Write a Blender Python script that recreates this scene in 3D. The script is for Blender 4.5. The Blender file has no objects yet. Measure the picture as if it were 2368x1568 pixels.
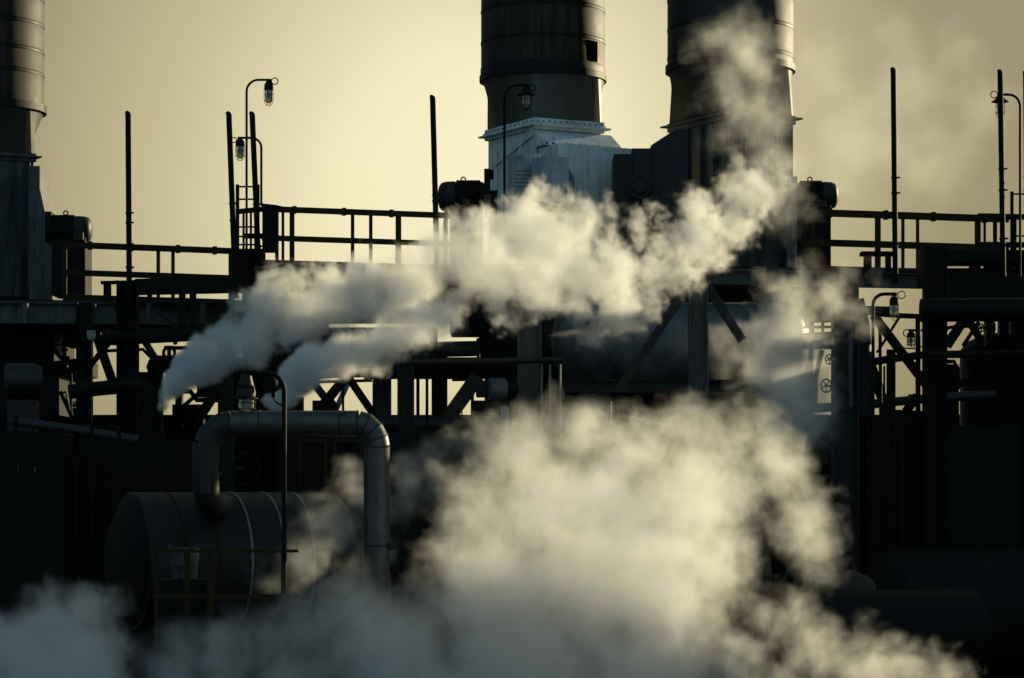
import bpy, bmesh, math, random
from mathutils import Vector, Matrix

random.seed(7)
SC = bpy.context.scene
C = SC.collection
R = math.radians
CX, HZ, F, EYE = 1183.5, 1150.0, 6088.0, 4.5      # frame centre, horizon, focal length (2367 px wide frame), eye height
SUN_AZ, SUN_EL = R(50), R(13)


def P(x, y, D):
    """point seen at pixel x, y of a 2367 px wide frame, D metres in front of the camera"""
    return Vector(((x - CX) / F * D, D, EYE + (HZ - y) / F * D))


def M_(px, D):
    return px * D / F


def level(D1, y1, y2):
    """distance at which a level line that is at y1 at D1 comes down to y2"""
    return D1 * (HZ - y1) / (HZ - y2)


# ------------------------------------------------------------------ materials
def mat(name, col, rough=.55, metal=0.0, var=.35, scale=3.0, streak=0.0, col2=None, bump=.15, spec=.5, rust=0.0):
    m = bpy.data.materials.new(name)
    m.use_nodes = True
    nt = m.node_tree
    N, L = nt.nodes, nt.links
    b = N['Principled BSDF']
    tc = N.new('ShaderNodeTexCoord')
    nz = N.new('ShaderNodeTexNoise')
    nz.inputs['Scale'].default_value = scale
    nz.inputs['Detail'].default_value = 8
    nz.inputs['Roughness'].default_value = .65
    L.new(tc.outputs['Object'], nz.inputs['Vector'])
    rp = N.new('ShaderNodeValToRGB')
    c2 = col2 or tuple(c * (1 - var) for c in col)
    c3 = tuple(min(1, c * (1 + var)) for c in col)
    rp.color_ramp.elements[0].position = .3
    rp.color_ramp.elements[0].color = (*c2, 1)
    rp.color_ramp.elements[1].position = .72
    rp.color_ramp.elements[1].color = (*c3, 1)
    L.new(nz.outputs['Fac'], rp.inputs['Fac'])
    out = rp.outputs['Color']
    if streak:
        mp = N.new('ShaderNodeMapping')
        mp.inputs['Scale'].default_value = (4.2, 4.2, .3)
        L.new(tc.outputs['Object'], mp.inputs['Vector'])
        n2 = N.new('ShaderNodeTexNoise')
        n2.inputs['Scale'].default_value = 1.6
        n2.inputs['Detail'].default_value = 7
        n2.inputs['Roughness'].default_value = .7
        L.new(mp.outputs['Vector'], n2.inputs['Vector'])
        r2 = N.new('ShaderNodeValToRGB')
        r2.color_ramp.elements[0].position = .38
        r2.color_ramp.elements[0].color = (1 - streak,) * 3 + (1,)
        r2.color_ramp.elements[1].position = .62
        r2.color_ramp.elements[1].color = (1, 1, 1, 1)
        L.new(n2.outputs['Fac'], r2.inputs['Fac'])
        mx = N.new('ShaderNodeMix')
        mx.data_type = 'RGBA'
        mx.blend_type = 'MULTIPLY'
        mx.inputs['Factor'].default_value = 1
        L.new(out, mx.inputs[6])
        L.new(r2.outputs['Color'], mx.inputs[7])
        out = mx.outputs[2]
    if rust:
        n3 = N.new('ShaderNodeTexNoise')
        n3.inputs['Scale'].default_value = scale * 1.7
        n3.inputs['Detail'].default_value = 9
        n3.inputs['Roughness'].default_value = .72
        L.new(tc.outputs['Object'], n3.inputs['Vector'])
        r3 = N.new('ShaderNodeValToRGB')
        r3.color_ramp.elements[0].position = .56
        r3.color_ramp.elements[0].color = (0, 0, 0, 1)
        r3.color_ramp.elements[1].position = .66
        r3.color_ramp.elements[1].color = (rust,) * 3 + (1,)
        L.new(n3.outputs['Fac'], r3.inputs['Fac'])
        mx = N.new('ShaderNodeMix')
        mx.data_type = 'RGBA'
        L.new(r3.outputs['Color'], mx.inputs['Factor'])
        L.new(out, mx.inputs[6])
        mx.inputs[7].default_value = (.05, .026, .013, 1)
        out = mx.outputs[2]
    L.new(out, b.inputs['Base Color'])
    rr = N.new('ShaderNodeMapRange')
    rr.inputs['To Min'].default_value = max(.05, rough - .14)
    rr.inputs['To Max'].default_value = min(1, rough + .14)
    L.new(nz.outputs['Fac'], rr.inputs['Value'])
    L.new(rr.outputs[0], b.inputs['Roughness'])
    b.inputs['Metallic'].default_value = metal
    b.inputs['Specular IOR Level'].default_value = spec
    bp = N.new('ShaderNodeBump')
    bp.inputs['Strength'].default_value = bump
    bp.inputs['Distance'].default_value = .02
    L.new(nz.outputs['Fac'], bp.inputs['Height'])
    L.new(bp.outputs[0], b.inputs['Normal'])
    return m


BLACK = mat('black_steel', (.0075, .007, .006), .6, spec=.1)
DARK = mat('dark_grey_steel', (.022, .021, .02), .55, rust=.5, spec=.2)
BEAM = mat('grey_beam_paint', (.085, .085, .08), .55, streak=.5, rust=.6, spec=.3)
YELLOW = mat('grimy_yellow_paint', (.028, .019, .004), .65, var=.5, rust=.7, spec=.12)
STACK = mat('brown_stack_cladding', (.045, .031, .015), .6, metal=0, var=.6, streak=.8, scale=1.3, spec=.2)
SEAM = mat('sooty_band', (.012, .010, .008), .55, spec=.15)
CONE = mat('taupe_cone_paint', (.085, .07, .056), .5, streak=.3, scale=1.2)
SOOT = mat('sooty_cladding', (.014, .0115, .0085), .65, metal=0, streak=.75, scale=1.4, rust=.6)
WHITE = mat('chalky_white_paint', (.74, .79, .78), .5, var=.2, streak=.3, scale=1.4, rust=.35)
PALE = mat('weathered_pale_paint', (.26, .27, .27), .55, streak=.75, rust=.8, scale=2.2)
VOID = mat('opening_dark', (.002, .002, .002), .9, spec=0)
CASE = mat('dirty_white_paint', (.42, .47, .50), .5, var=.3, streak=.35, rust=.5, scale=3)
SLATE = mat('slate_blue_paint', (.10, .16, .20), .5, streak=.3)
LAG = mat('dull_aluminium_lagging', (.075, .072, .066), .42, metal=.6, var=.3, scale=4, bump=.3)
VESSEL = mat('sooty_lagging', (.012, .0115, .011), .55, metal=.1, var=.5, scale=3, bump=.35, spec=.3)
DULL = mat('dull_lagging', (.018, .0175, .017), .55, metal=.2, var=.4, scale=3, bump=.3)
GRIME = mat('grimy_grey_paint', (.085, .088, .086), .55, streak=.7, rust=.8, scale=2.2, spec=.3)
TANKM = mat('blue_grey_tank_paint', (.115, .13, .14), .5, streak=.5, rust=.4, scale=1.6)
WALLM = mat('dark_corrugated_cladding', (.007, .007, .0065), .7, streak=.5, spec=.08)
GROUND = mat('oily_gravel', (.03, .029, .026), .85, scale=6, bump=.6, spec=.2)
GALV = mat('galvanised_tube', (.16, .165, .16), .42, metal=.5, scale=8)


def glass_mat():
    m = bpy.data.materials.new('dusty_lamp_glass')
    m.use_nodes = True
    nt = m.node_tree
    b = nt.nodes['Principled BSDF']
    b.inputs['Base Color'].default_value = (.72, .70, .62, 1)
    b.inputs['Roughness'].default_value = .3
    b.inputs['Transmission Weight'].default_value = .6
    b.inputs['IOR'].default_value = 1.12
    nz = nt.nodes.new('ShaderNodeTexNoise')
    nz.inputs['Scale'].default_value = 22
    nz.inputs['Detail'].default_value = 5
    rr = nt.nodes.new('ShaderNodeMapRange')
    rr.inputs['To Min'].default_value = .12
    rr.inputs['To Max'].default_value = .5
    nt.links.new(nz.outputs[0], rr.inputs[0])
    nt.links.new(rr.outputs[0], b.inputs['Roughness'])
    return m


GLASS = glass_mat()


# ------------------------------------------------------------------ mesh collector
class MB:
    def __init__(s):
        s.v, s.f = [], []

    def add(s, vs, fs):
        k = len(s.v)
        s.v += [tuple(v) for v in vs]
        s.f += [tuple(i + k for i in f) for f in fs]
        return s

    def prism(s, pts, ext):
        """closed polygon of 3-D points pushed along ext"""
        n = len(pts)
        a = [Vector(p) for p in pts]
        b = [p + ext for p in a]
        fs = [tuple(range(n))[::-1], tuple(range(n, 2 * n))]
        for i in range(n):
            j = (i + 1) % n
            fs.append((i, j, n + j, n + i))
        return s.add(a + b, fs)

    def poly(s, pts, D, th):
        return s.prism([P(x, y, D) for x, y in pts], Vector((0, th, 0)))

    def rect(s, x0, y0, x1, y1, D, th):
        return s.poly([(x0, y0), (x1, y0), (x1, y1), (x0, y1)], D, th)

    def obox(s, c, sx, sy, sz, yaw=0.0):
        """box with bottom centre c"""
        m = Matrix.Rotation(yaw, 3, 'Z')
        pts = [Vector(c) + m @ Vector((a * sx / 2, b * sy / 2, 0)) for a, b in ((-1, -1), (1, -1), (1, 1), (-1, 1))]
        return s.prism(pts, Vector((0, 0, sz)))

    def bar(s, a, b, w, h, up=(0, 0, 1)):
        """rectangular bar from a to b, w across, h along up"""
        a, b = Vector(a), Vector(b)
        d = (b - a).normalized()
        u = Vector(up)
        if abs(d.dot(u)) > .98:
            u = Vector((0, 1, 0))
        x = d.cross(u).normalized()
        u = x.cross(d).normalized()
        pts = [a + x * w / 2 * i + u * h / 2 * j for i, j in ((-1, -1), (1, -1), (1, 1), (-1, 1))]
        return s.prism(pts, b - a)

    def ibeam(s, a, b, w, h, t=.03):
        """I section, h tall, w wide, seen from the side"""
        a, b = Vector(a), Vector(b)
        up = Vector((0, 0, 1))
        if abs((b - a).normalized().dot(up)) > .9:
            up = Vector((1, 0, 0))
        s.bar(a + up * (h / 2 - t / 2), b + up * (h / 2 - t / 2), w, t, up)
        s.bar(a - up * (h / 2 - t / 2), b - up * (h / 2 - t / 2), w, t, up)
        s.bar(a, b, t * .7, h - 2 * t, up)
        return s

    def tube(s, pts, r, n=12, cap=True):
        pts = [Vector(p) for p in pts]
        rs = r if isinstance(r, (list, tuple)) else [r] * len(pts)
        k = len(pts)
        dirs = []
        for i in range(k):
            d = Vector((0, 0, 0))
            if i > 0:
                d += (pts[i] - pts[i - 1]).normalized()
            if i < k - 1:
                d += (pts[i + 1] - pts[i]).normalized()
            dirs.append(d.normalized())
        ref = Vector((0, 1, 0)) if abs(dirs[0].y) < .9 else Vector((0, 0, 1))
        x = dirs[0].cross(ref).normalized()
        vs = []
        for i in range(k):
            x = (x - dirs[i] * x.dot(dirs[i])).normalized()
            y = dirs[i].cross(x)
            for j in range(n):
                t = 2 * math.pi * j / n
                vs.append(pts[i] + (x * math.cos(t) + y * math.sin(t)) * rs[i])
        fs = []
        for i in range(k - 1):
            for j in range(n):
                l = (j + 1) % n
                fs.append((i * n + j, i * n + l, (i + 1) * n + l, (i + 1) * n + j))
        if cap:
            fs.append(tuple(range(n))[::-1])
            fs.append(tuple(range((k - 1) * n, k * n)))
        return s.add(vs, fs)

    def lathe(s, o, prof, axis=(0, 0, 1), n=32, ring=False):
        """(radius, distance along axis) pairs turned round the axis through o"""
        o, a = Vector(o), Vector(axis).normalized()
        x = a.cross(Vector((0, 1, 0)) if abs(a.y) < .9 else Vector((0, 0, 1))).normalized()
        y = a.cross(x)
        vs, fs = [], []
        for r, h in prof:
            for j in range(n):
                t = 2 * math.pi * j / n
                vs.append(o + a * h + (x * math.cos(t) + y * math.sin(t)) * max(r, 1e-4))
        m = len(prof)
        for i in range(m if ring else m - 1):
            for j in range(n):
                l = (j + 1) % n
                k = (i + 1) % m
                fs.append((i * n + j, i * n + l, k * n + l, k * n + j))
        if not ring:
            fs.append(tuple(range(n))[::-1])
            fs.append(tuple(range((m - 1) * n, m * n)))
        return s.add(vs, fs)

    def torus(s, c, axis, r, t, n=24, a0=0, a1=360):
        a = Vector(axis).normalized()
        x = a.cross(Vector((0, 0, 1)) if abs(a.z) < .9 else Vector((1, 0, 0))).normalized()
        y = a.cross(x)
        pts = [Vector(c) + (x * math.cos(R(a0 + (a1 - a0) * i / n)) + y * math.sin(R(a0 + (a1 - a0) * i / n))) * r for i in range(n + 1)]
        return s.tube(pts, t, 8)

    def build(s, name, material, parent=None, smooth=35, bevel=0):
        me = bpy.data.meshes.new(name)
        o = Vector((0, 0, 0))
        if parent is None:                                   # origin at the mesh's own foot
            xs = [v[0] for v in s.v]; ys = [v[1] for v in s.v]; zs = [v[2] for v in s.v]
            o = Vector(((min(xs) + max(xs)) / 2, (min(ys) + max(ys)) / 2, min(zs)))
        else:
            o = world_of(parent)
        me.from_pydata([Vector(v) - o for v in s.v], [], s.f)
        bm = bmesh.new()
        bm.from_mesh(me)
        bmesh.ops.recalc_face_normals(bm, faces=bm.faces)
        bm.to_mesh(me)
        bm.free()
        for p in me.polygons:
            p.use_smooth = True
        me.set_sharp_from_angle(angle=R(smooth))
        me.materials.append(material)
        ob = bpy.data.objects.new(name, me)
        C.objects.link(ob)
        if parent is None:
            ob.location = o
        else:
            ob.parent = parent
        ob['_o'] = tuple(o)
        if bevel:
            bv = ob.modifiers.new('bevel', 'BEVEL')
            bv.width = bevel
            bv.segments = 2
            bv.limit_method = 'ANGLE'
        return ob


def world_of(ob):
    return Vector(ob['_o'])


def tag(o, label, cat, group=None, kind=None):
    if label:
        o['label'] = label
    if cat:
        o['category'] = cat
    if group:
        o['group'] = group
    o['kind'] = kind or 'thing'
    return o


def thing(name, label, cat, loc, group=None):
    o = bpy.data.objects.new(name, None)
    o.empty_display_size = .2
    o.location = loc
    o['_o'] = tuple(loc)
    C.objects.link(o)
    return tag(o, label, cat, group)


def solo(mb, name, material, label, cat, group=None, **k):
    return tag(mb.build(name, material, None, **k), label, cat, group)


def copy_thing(src, loc, label):
    r = src.copy()
    C.objects.link(r)
    r.location = loc
    r['_o'] = tuple(loc)
    r['label'] = label
    for ch in list(src.children):
        c = ch.copy()
        C.objects.link(c)
        c.parent = r
        for g in list(ch.children):
            d = g.copy()
            C.objects.link(d)
            d.parent = c
    return r


def arc(cx, cy, rx, ry, a0, a1, n):
    return [(cx + rx * math.cos(R(a0 + (a1 - a0) * i / n)), cy - ry * math.sin(R(a0 + (a1 - a0) * i / n))) for i in range(n + 1)]


# ------------------------------------------------------------------ ground
g = MB()
g.prism([(-2500, -200, -.5), (2500, -200, -.5), (2500, 6000, -.5), (-2500, 6000, -.5)], Vector((0, 0, .5)))
gr = g.build('ground', GROUND)
gr['kind'] = 'structure'

# ------------------------------------------------------------------ stacks
YAW = R(28)


def stack_shell(t, xc, rpx, D, ytop, ybot, seams, mt, flange_y, over=4):
    o = P(xc, ybot, D)
    z = lambda y: EYE + (HZ - y) / F * D
    r = M_(rpx, D)
    top = z(ytop)
    base = Vector((o.x, D, 0))
    prof = [(r, z(ybot))]
    for y in sorted(seams, reverse=True):
        prof += [(r, z(y + 3))]
        prof += [(r * .994, z(y + 1.5)), (r * .994, z(y - 1.5)), (r * 1.003, z(y - 3))]
        prof += [(r, z(y - 8))]
    prof += [(r, top), (r * .93, top), (r * .93, top - 1)]
    a = MB().lathe(base, prof, n=72).build('shell', mt, t, smooth=60)
    for y in seams:
        MB().lathe(base, [(r * .99, z(y + 2.6)), (r * 1.008, z(y + 2.4)), (r * 1.008, z(y - 2.4)), (r * .99, z(y - 2.6))], n=72).build('seam_band', SEAM, t)
    y0, y1 = flange_y
    k = r * (1 + over / rpx)
    f = MB().lathe(base, [(r * .98, z(y1)), (k, z(y1)), (k, z(y0)), (r * .98, z(y0))], n=72)
    f.build('flange', SEAM, t)
    return a


def cone_to_box(xc, D, y0, y1, rtop, wx, wy, yaw, mt, t, n=64):
    """sheet-metal transition: circle above, rectangle below"""
    x0 = P(xc, y0, D).x
    z0, z1 = P(0, y0, D).z, P(0, y1, D).z
    m = Matrix.Rotation(yaw, 3, 'Z')
    vs, fs = [], []
    for i in range(n):
        q = 2 * math.pi * i / n + R(.01)
        c, s_ = math.cos(q), math.sin(q)
        v = m @ Vector((c, s_, 0))
        vs.append(Vector((x0, D, z0)) + v * rtop)
        k = min(wx / 2 / max(abs(c), 1e-6), wy / 2 / max(abs(s_), 1e-6))
        vs.append(Vector((x0, D, z1)) + v * k)
    for i in range(n):
        j = (i + 1) % n
        fs.append((2 * i, 2 * j, 2 * j + 1, 2 * i + 1))
    fs += [tuple(range(0, 2 * n, 2)), tuple(range(1, 2 * n, 2))[::-1]]
    b = MB().add(vs, fs)
    return b.build('transition_cone', mt, t, smooth=12)


def yawed_face(c, ax, p, q, z0, z1, th, yaw):
    return None


# middle stack
D = 58.0
s = M_(1, D)
base = P(1256, HZ, D)
base.z = 0
mid = thing('exhaust_stack', 'brown banded round stack in the middle, on a white painted casing', 'stack', base, 'round exhaust stacks')
stack_shell(mid, 1255, 143, D, -900, 190, [-480, -380, -290, -200, -120, -45, 31, 103], STACK, (178, 191))
z = lambda y: EYE + (HZ - y) / F * D
bx = P(1255, 0, D).x
MB().lathe((bx, D, 0), [(s * 141, z(177.8)), (s * 144.5, z(177)), (s * 144.5, z(161)), (s * 143, z(158))], n=72).build('skirt_band', SEAM, mid)
# opening's inner dark painted on a bent plate, then a patch plate
w = MB()
for (qa, qb, ya, yb, nm, mt_) in ((R(-90) + R(43), R(-90) + R(59), 110, 156, 'opening', VOID), (R(-90) - R(47), R(-90) - R(34), 124, 160, 'patch_plate', SOOT)):
    w = MB()
    n = 8
    vs, fs = [], []
    for i in range(n + 1):
        q = qa + (qb - qa) * i / n
        for rr in (s * 142.2, s * 144.6):
            for y in (ya, yb):
                vs.append(Vector((bx + math.cos(q) * rr, D + math.sin(q) * rr, z(y))))
    for i in range(n):
        k, l = i * 4, i * 4 + 4
        fs += [(k + 2, k + 3, l + 3, l + 2), (k, l, l + 1, k + 1), (k, k + 2, l + 2, l), (k + 1, l + 1, l + 3, k + 3)]
    fs += [(0, 1, 3, 2), (n * 4, n * 4 + 2, n * 4 + 3, n * 4 + 1)]
    w.add(vs, fs).build(nm, mt_, mid)
WX, WY = s * 182, s * 244
MX = P(1257, 0, D).x
cone_to_box(1257, D, 191, 292, s * 141, WX - s * 2, WY - s * 2, YAW, CONE, mid)
m3 = Matrix.Rotation(YAW, 3, 'Z')


def LP(u, v, zz, X=None, DD=None):
    """point of a yawed unit: u along its right-hand face, v away from the viewer"""
    return Vector((MX if X is None else X, D if DD is None else DD, 0)) + m3 @ Vector((u, v, 0)) + Vector((0, 0, zz))


collar = MB()
collar.obox(LP(0, 0, z(318)), WX, WY, z(293) - z(318), YAW)
collar.obox(LP(0, 0, z(311)), WX + .22, WY + .22, .035, YAW)
collar.obox(LP(0, 0, z(305)), WX + .06, WY + .06, .03, YAW)
cl = collar.build('collar_frame', WHITE, mid)
bl = MB()
for i in range(12):
    u = -WX / 2 + WX * (i + .5) / 12
    bl.lathe(LP(u, -WY / 2 - .002, z(300)), [(.017, 0), (.017, .025)], axis=m3 @ Vector((0, -1, 0)), n=6)
for i in range(12):
    v = -WY / 2 + WY * (i + .5) / 12
    bl.lathe(LP(-WX / 2 - .002, v, z(300)), [(.017, 0), (.017, .025)], axis=m3 @ Vector((-1, 0, 0)), n=6)
bl.build('bolt_heads', DARK, cl)['kind'] = 'stuff'
cas = MB()
cas.obox(LP(0, 0, z(640)), WX - .12, WY - .12, z(318.5) - z(640), YAW)
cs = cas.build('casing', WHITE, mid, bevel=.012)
MB().obox(LP(0, 0, 0), WX - .16, WY - .16, z(640.5), YAW).build('support_frame', BLACK, mid)
# sloping hood on the right-hand face
zz0, zz1 = z(320), z(352)
hd = MB()
v0 = -WY / 2 + .06
pts = [LP(-WX / 2 + .02, v0, zz0), LP(-WX / 2 + .02, v0 - .45, zz1), LP(-WX / 2 + .02, v0 - .45, z(360)), LP(-WX / 2 + .02, v0, z(360))]
hd.prism(pts, m3 @ Vector((WX + .18, 0, 0)))
hh = hd.build('inlet_hood', WHITE, mid, bevel=.008)
bl = MB()
for i in range(12):
    u = -WX / 2 + .08 + (WX + .02) * i / 11
    bl.lathe(LP(u, v0 - .452, z(355.5)), [(.024, 0), (.024, .03)], axis=m3 @ Vector((0, -1, 0)), n=6)
bl.build('bolt_heads', DARK, hh)['kind'] = 'stuff'
# gusset on the far right
MB().prism([LP(WX / 2 - .02, -WY / 2 + .2, z(316)), LP(WX / 2 + .52, -WY / 2 + .2, z(353)), LP(WX / 2 + .52, -WY / 2 + .2, z(362)), LP(WX / 2 - .02, -WY / 2 + .2, z(362))], m3 @ Vector((0, .5, 0))).build('gusset', PALE, mid)
bx_ = MB()
bx_.prism([LP(-WX / 2 + .1, v0 - .95, z(640)), LP(WX / 2 + .2, v0 - .95, z(640)), LP(WX / 2 + .2, v0 - .95, z(362)), LP(-WX / 2 + .1, v0 - .95, z(362))], m3 @ Vector((0, .9, 0)))
bx_.build('fan_plenum', WHITE, mid, bevel=.01)
# scroll housing, its drive box and panel
sc_ = MB()
ctr = P(1276, 428, 55.6)
sc_.lathe(ctr, [(M_(60, 55.6), 0), (M_(60, 55.6), .5)], axis=m3 @ Vector((0, 1, 0)), n=56)
sc_.build('scroll_housing', SLATE, mid)
d_ = MB()
d_.obox(P(1272, 470, 55.0), .62, .5, M_(105, 55.0), YAW)
d_.build('drive_box', CASE, mid, bevel=.01)
d_ = MB()
d_.obox(P(1217, 470, 55.4), .68, .4, M_(112, 55.4), YAW)
for i in range(6):
    d_.lathe(P(1190 + i * 11, 361, 55.08), [(.025, 0), (.025, .05)], axis=(0, -1, 0), n=6)
for i in range(7):
    d_.obox(P(1206, 395 + i * 9, 55.12), .3, .05, .03, YAW)
d_.build('belt_guard', CASE, mid, bevel=.008)
# stiffener strap on the left face
st = MB()
st.bar(LP(-WX / 2 + .045, -WY / 2 + .1, z(321)), LP(-WX / 2 + .045, WY / 2 - .4, z(372)), .06, .2)
st.bar(LP(-WX / 2 + .045, .35, z(320)), LP(-WX / 2 + .045, .35, z(640)), .05, .07)
st.bar(LP(-WX / 2 + .045, -.45, z(320)), LP(-WX / 2 + .045, -.45, z(640)), .05, .07)
st.build('stiffener', WHITE, mid)

# right stack
D = 56.5
s = M_(1, D)
z = lambda y: EYE + (HZ - y) / F * D
base = P(1688, HZ, D)
base.z = 0
rs = thing('exhaust_stack', 'soot blackened round stack on the right with steam drifting across it', 'stack', base, 'round exhaust stacks')
stack_shell(rs, 1688, 145, D, -900, 169, [-470, -370, -280, -195, -125, -60, 3, 71, 137], SOOT, (154, 169), 5)
MX = P(1689, 0, D).x
WX, WY = s * 190, s * 252
cone_to_box(1689, D, 169, 277, s * 143, WX, WY, YAW, SOOT, rs)
cf = MB()
cf.obox(LP(0, 0, z(298)), WX, WY, z(278) - z(298), YAW)
cf.obox(LP(0, 0, z(287)), WX + .22, WY + .22, .035, YAW)
cf.build('collar_frame', GRIME, rs)
cf = MB()
cf.obox(LP(0, 0, z(628)), WX - .08, WY - .08, z(298.6) - z(628), YAW)
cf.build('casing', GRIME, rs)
MB().obox(LP(0, 0, 0), WX - .12, WY - .12, z(628.5), YAW).build('support_frame', BLACK, rs)
cf = MB()
for u in (-.42, .02, .48):
    cf.bar(LP(u, -WY / 2 + .02, z(300)), LP(u, -WY / 2 + .02, z(626)), .06, .09)
for v in (-.7, -.2, .35):
    cf.bar(LP(-WX / 2 + .02, v, z(300)), LP(-WX / 2 + .02, v, z(626)), .06, .09)
cf.build('stiffener', SOOT, rs)
cf = MB()
vv = -WY / 2 + .05
cf.prism([LP(WX / 2 - .05, -.5, z(418)), LP(WX / 2 + .2, -.5, z(470)), LP(WX / 2 + .2, -.5, z(626)), LP(WX / 2 - .05, -.5, z(626))], m3 @ Vector((0, 1.2, 0)))
cf.build('flared_base', GRIME, rs)
# dark ducts and ring between the two stacks
D2 = 55.0
du = thing('fan_duct', 'dark boxy duct with a round ring flange between the two tall stacks', 'duct', P(1478, 628, D2))
b = MB()
b.rect(1419, 356, 1461, 628, D2, 1.2)
for i in range(3):
    b.rect(1427 + i * 12, 356, 1430 + i * 12, 500, D2 - .05, .05)
b.build('duct_body', SOOT, du, bevel=.01)
MB().poly([(1461, 343), (1505, 343), (1505, 628), (1461, 628)], D2 + .15, 1.3).build('side_box', SOOT, du, bevel=.01)
MB().poly([(1505, 336), (1562, 299), (1590, 299), (1590, 628), (1505, 628)], D2 + .3, .5).build('gusset', SOOT, du)
r_ = MB()
r_.lathe(P(1479, 430, D2 - .3), [(M_(20, D2), 0), (M_(29, D2), 0), (M_(29, D2), .1), (M_(20, D2), .1)], axis=(.3, 1, 0), n=40, ring=True)
rg = r_.build('ring_flange', DARK, du)
MB().lathe(P(1483, 432, D2 - .22), [(M_(17, D2), -.2), (M_(20, D2), 0), (M_(20, D2), .3)], axis=(.3, 1, 0), n=32).build('shaft_boss', DARK, rg)

# left stack
D = 60.0
s = M_(1, D)
z = lambda y: EYE + (HZ - y) / F * D
base = P(-38, HZ, D)
base.z = 0
ls = thing('exhaust_stack', 'brown banded stack cut off by the left edge of the photo', 'stack', base, 'round exhaust stacks')
stack_shell(ls, -38, 138, D, -900, 262, [-420, -330, -250, -180, -115, -55, 3, 62, 124, 176], STACK, (245, 262), 6)
MX = P(-38, 0, D).x
WX, WY = s * 178, s * 232
cone_to_box(-38, D, 262, 363, s * 136, WX, WY, YAW, SOOT, ls)
cf = MB()
cf.obox(LP(0, 0, z(382)), WX, WY, z(364) - z(382), YAW)
cf.obox(LP(0, 0, z(373)), WX + .2, WY + .2, .035, YAW)
cf.build('collar_frame', GRIME, ls)
cf = MB()
cf.obox(LP(0, 0, z(692)), WX - .1, WY - .1, z(382.6) - z(692), YAW)
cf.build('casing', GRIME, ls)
MB().obox(LP(0, 0, 0), WX - .14, WY - .14, z(692.5), YAW).build('support_frame', BLACK, ls)
cf = MB()
cf.bar(LP(-WX / 2 + WX * .30, -WY / 2 + .03, z(384)), LP(-WX / 2 + WX * .30, -WY / 2 + .03, z(691)), .1, .12)
cf.bar(LP(WX / 2 - .16, -WY / 2 + .03, z(384)), LP(WX / 2 - .16, -WY / 2 + .03, z(691)), .06, .1)
cf.build('stiffener', SOOT, ls)
cf = MB()
cf.poly([(66, 384), (92, 384), (92, 436), (105, 495), (121, 564), (121, 692), (66, 692)], 58.4, 1.6)
cf.build('sloped_side', GRIME, ls)


# ------------------------------------------------------------------ fan motors on their stands
def motor(D, x0, x1, y0, y1, eye, dome_right, stand, label, box=None):
    s = M_(1, D)
    t = thing('fan_motor', label, 'motor', P((x0 + x1) / 2, stand[3], D), 'electric fan motors on the upper platform')
    cy, r = (y0 + y1) / 2, M_((y1 - y0) / 2, D)
    sg = 1 if dome_right else -1
    xa, xb = (x0, x1) if dome_right else (x1, x0)
    L = M_(abs(xb - xa), D)
    o = P(xa, cy, D)
    ax = Vector((sg, .0, 0))
    # squarish ribbed barrel
    b = MB()
    b.lathe(o, [(r * .9, 0), (r, .03), (r, L * .62)], axis=ax, n=48)
    for i in range(26):
        q = 2 * math.pi * i / 26
        d = Vector((0, math.cos(q), math.sin(q)))
        b.bar(o + ax * L * .08 + d * r * 1.0, o + ax * L * .6 + d * r * 1.0, .018, .07, d)
    b.build('barrel', BLACK, t)
    b = MB()
    b.lathe(o + ax * L * .625, [(r * 1.02, 0), (r * 1.04, .02), (r * 1.02, L * .2), (r * .93, L * .29), (r * .72, L * .345), (r * .35, L * .372), (.01, L * .376)], axis=ax, n=48)
    b.build('fan_cowl', DARK, t, smooth=50)
    e = MB()
    e.torus(P(eye[0], eye[1], D), (0, 1, 0), s * 5, s * 1.6, 16)
    e.tube([P(eye[0], eye[1] + 5, D), P(eye[0], y0 + 4, D)], s * 1.8, 8)
    e.build('lifting_eye', BLACK, t)
    b = MB()
    b.rect(stand[0], stand[1], stand[2], stand[3], D - .25, .9)
    b.build('stand', BLACK, t, bevel=.01)
    j = MB()
    k = box or ((x0 + x1) / 2 + 2, cy + 4, 18, 16)
    j.rect(k[0], k[1], k[0] + k[2], k[1] + k[3], D - r - .1, .2)
    j.build('terminal_box', DARK, t, bevel=.01)
    return t


motor(56.5, 112, 213, 501, 561, (152, 493), True, (120, 548, 197, 684), 'black motor with domed cowl standing beside the left casing', (170, 537, 22, 18))
motor(54.5, 1012, 1119, 421, 489, (1071, 415), False, (1040, 478, 1116, 640), 'black motor with its dome to the left, beside the white casing')
motor(54.5, 1841, 1937, 422, 483, (1872, 415), True, (1853, 470, 1921, 618), 'ribbed black motor with pale dome right of the sooty stack', (1890, 463, 20, 16))
solo(MB().rect(104, 489, 118, 560, 57.5, .5), 'bearing_bracket', BLACK, 'short black bracket between left casing and its motor', 'bracket')
solo(MB().rect(1826, 408, 1843, 480, 55.5, .5).rect(1822, 480, 1856, 626, 55.4, .5), 'bearing_bracket', PALE, 'pale bracket between sooty stack and its ribbed motor', 'bracket')
b = MB()
b.rect(1119, 390, 1133, 500, 53.5, .3)
b.rect(1131, 392, 1141, 412, 53.5, .25)
b.rect(1133, 440, 1150, 500, 53.6, .3)
solo(b, 'isolator_post', BLACK, 'stubby black post with a small switch box before the white casing', 'post')


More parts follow.
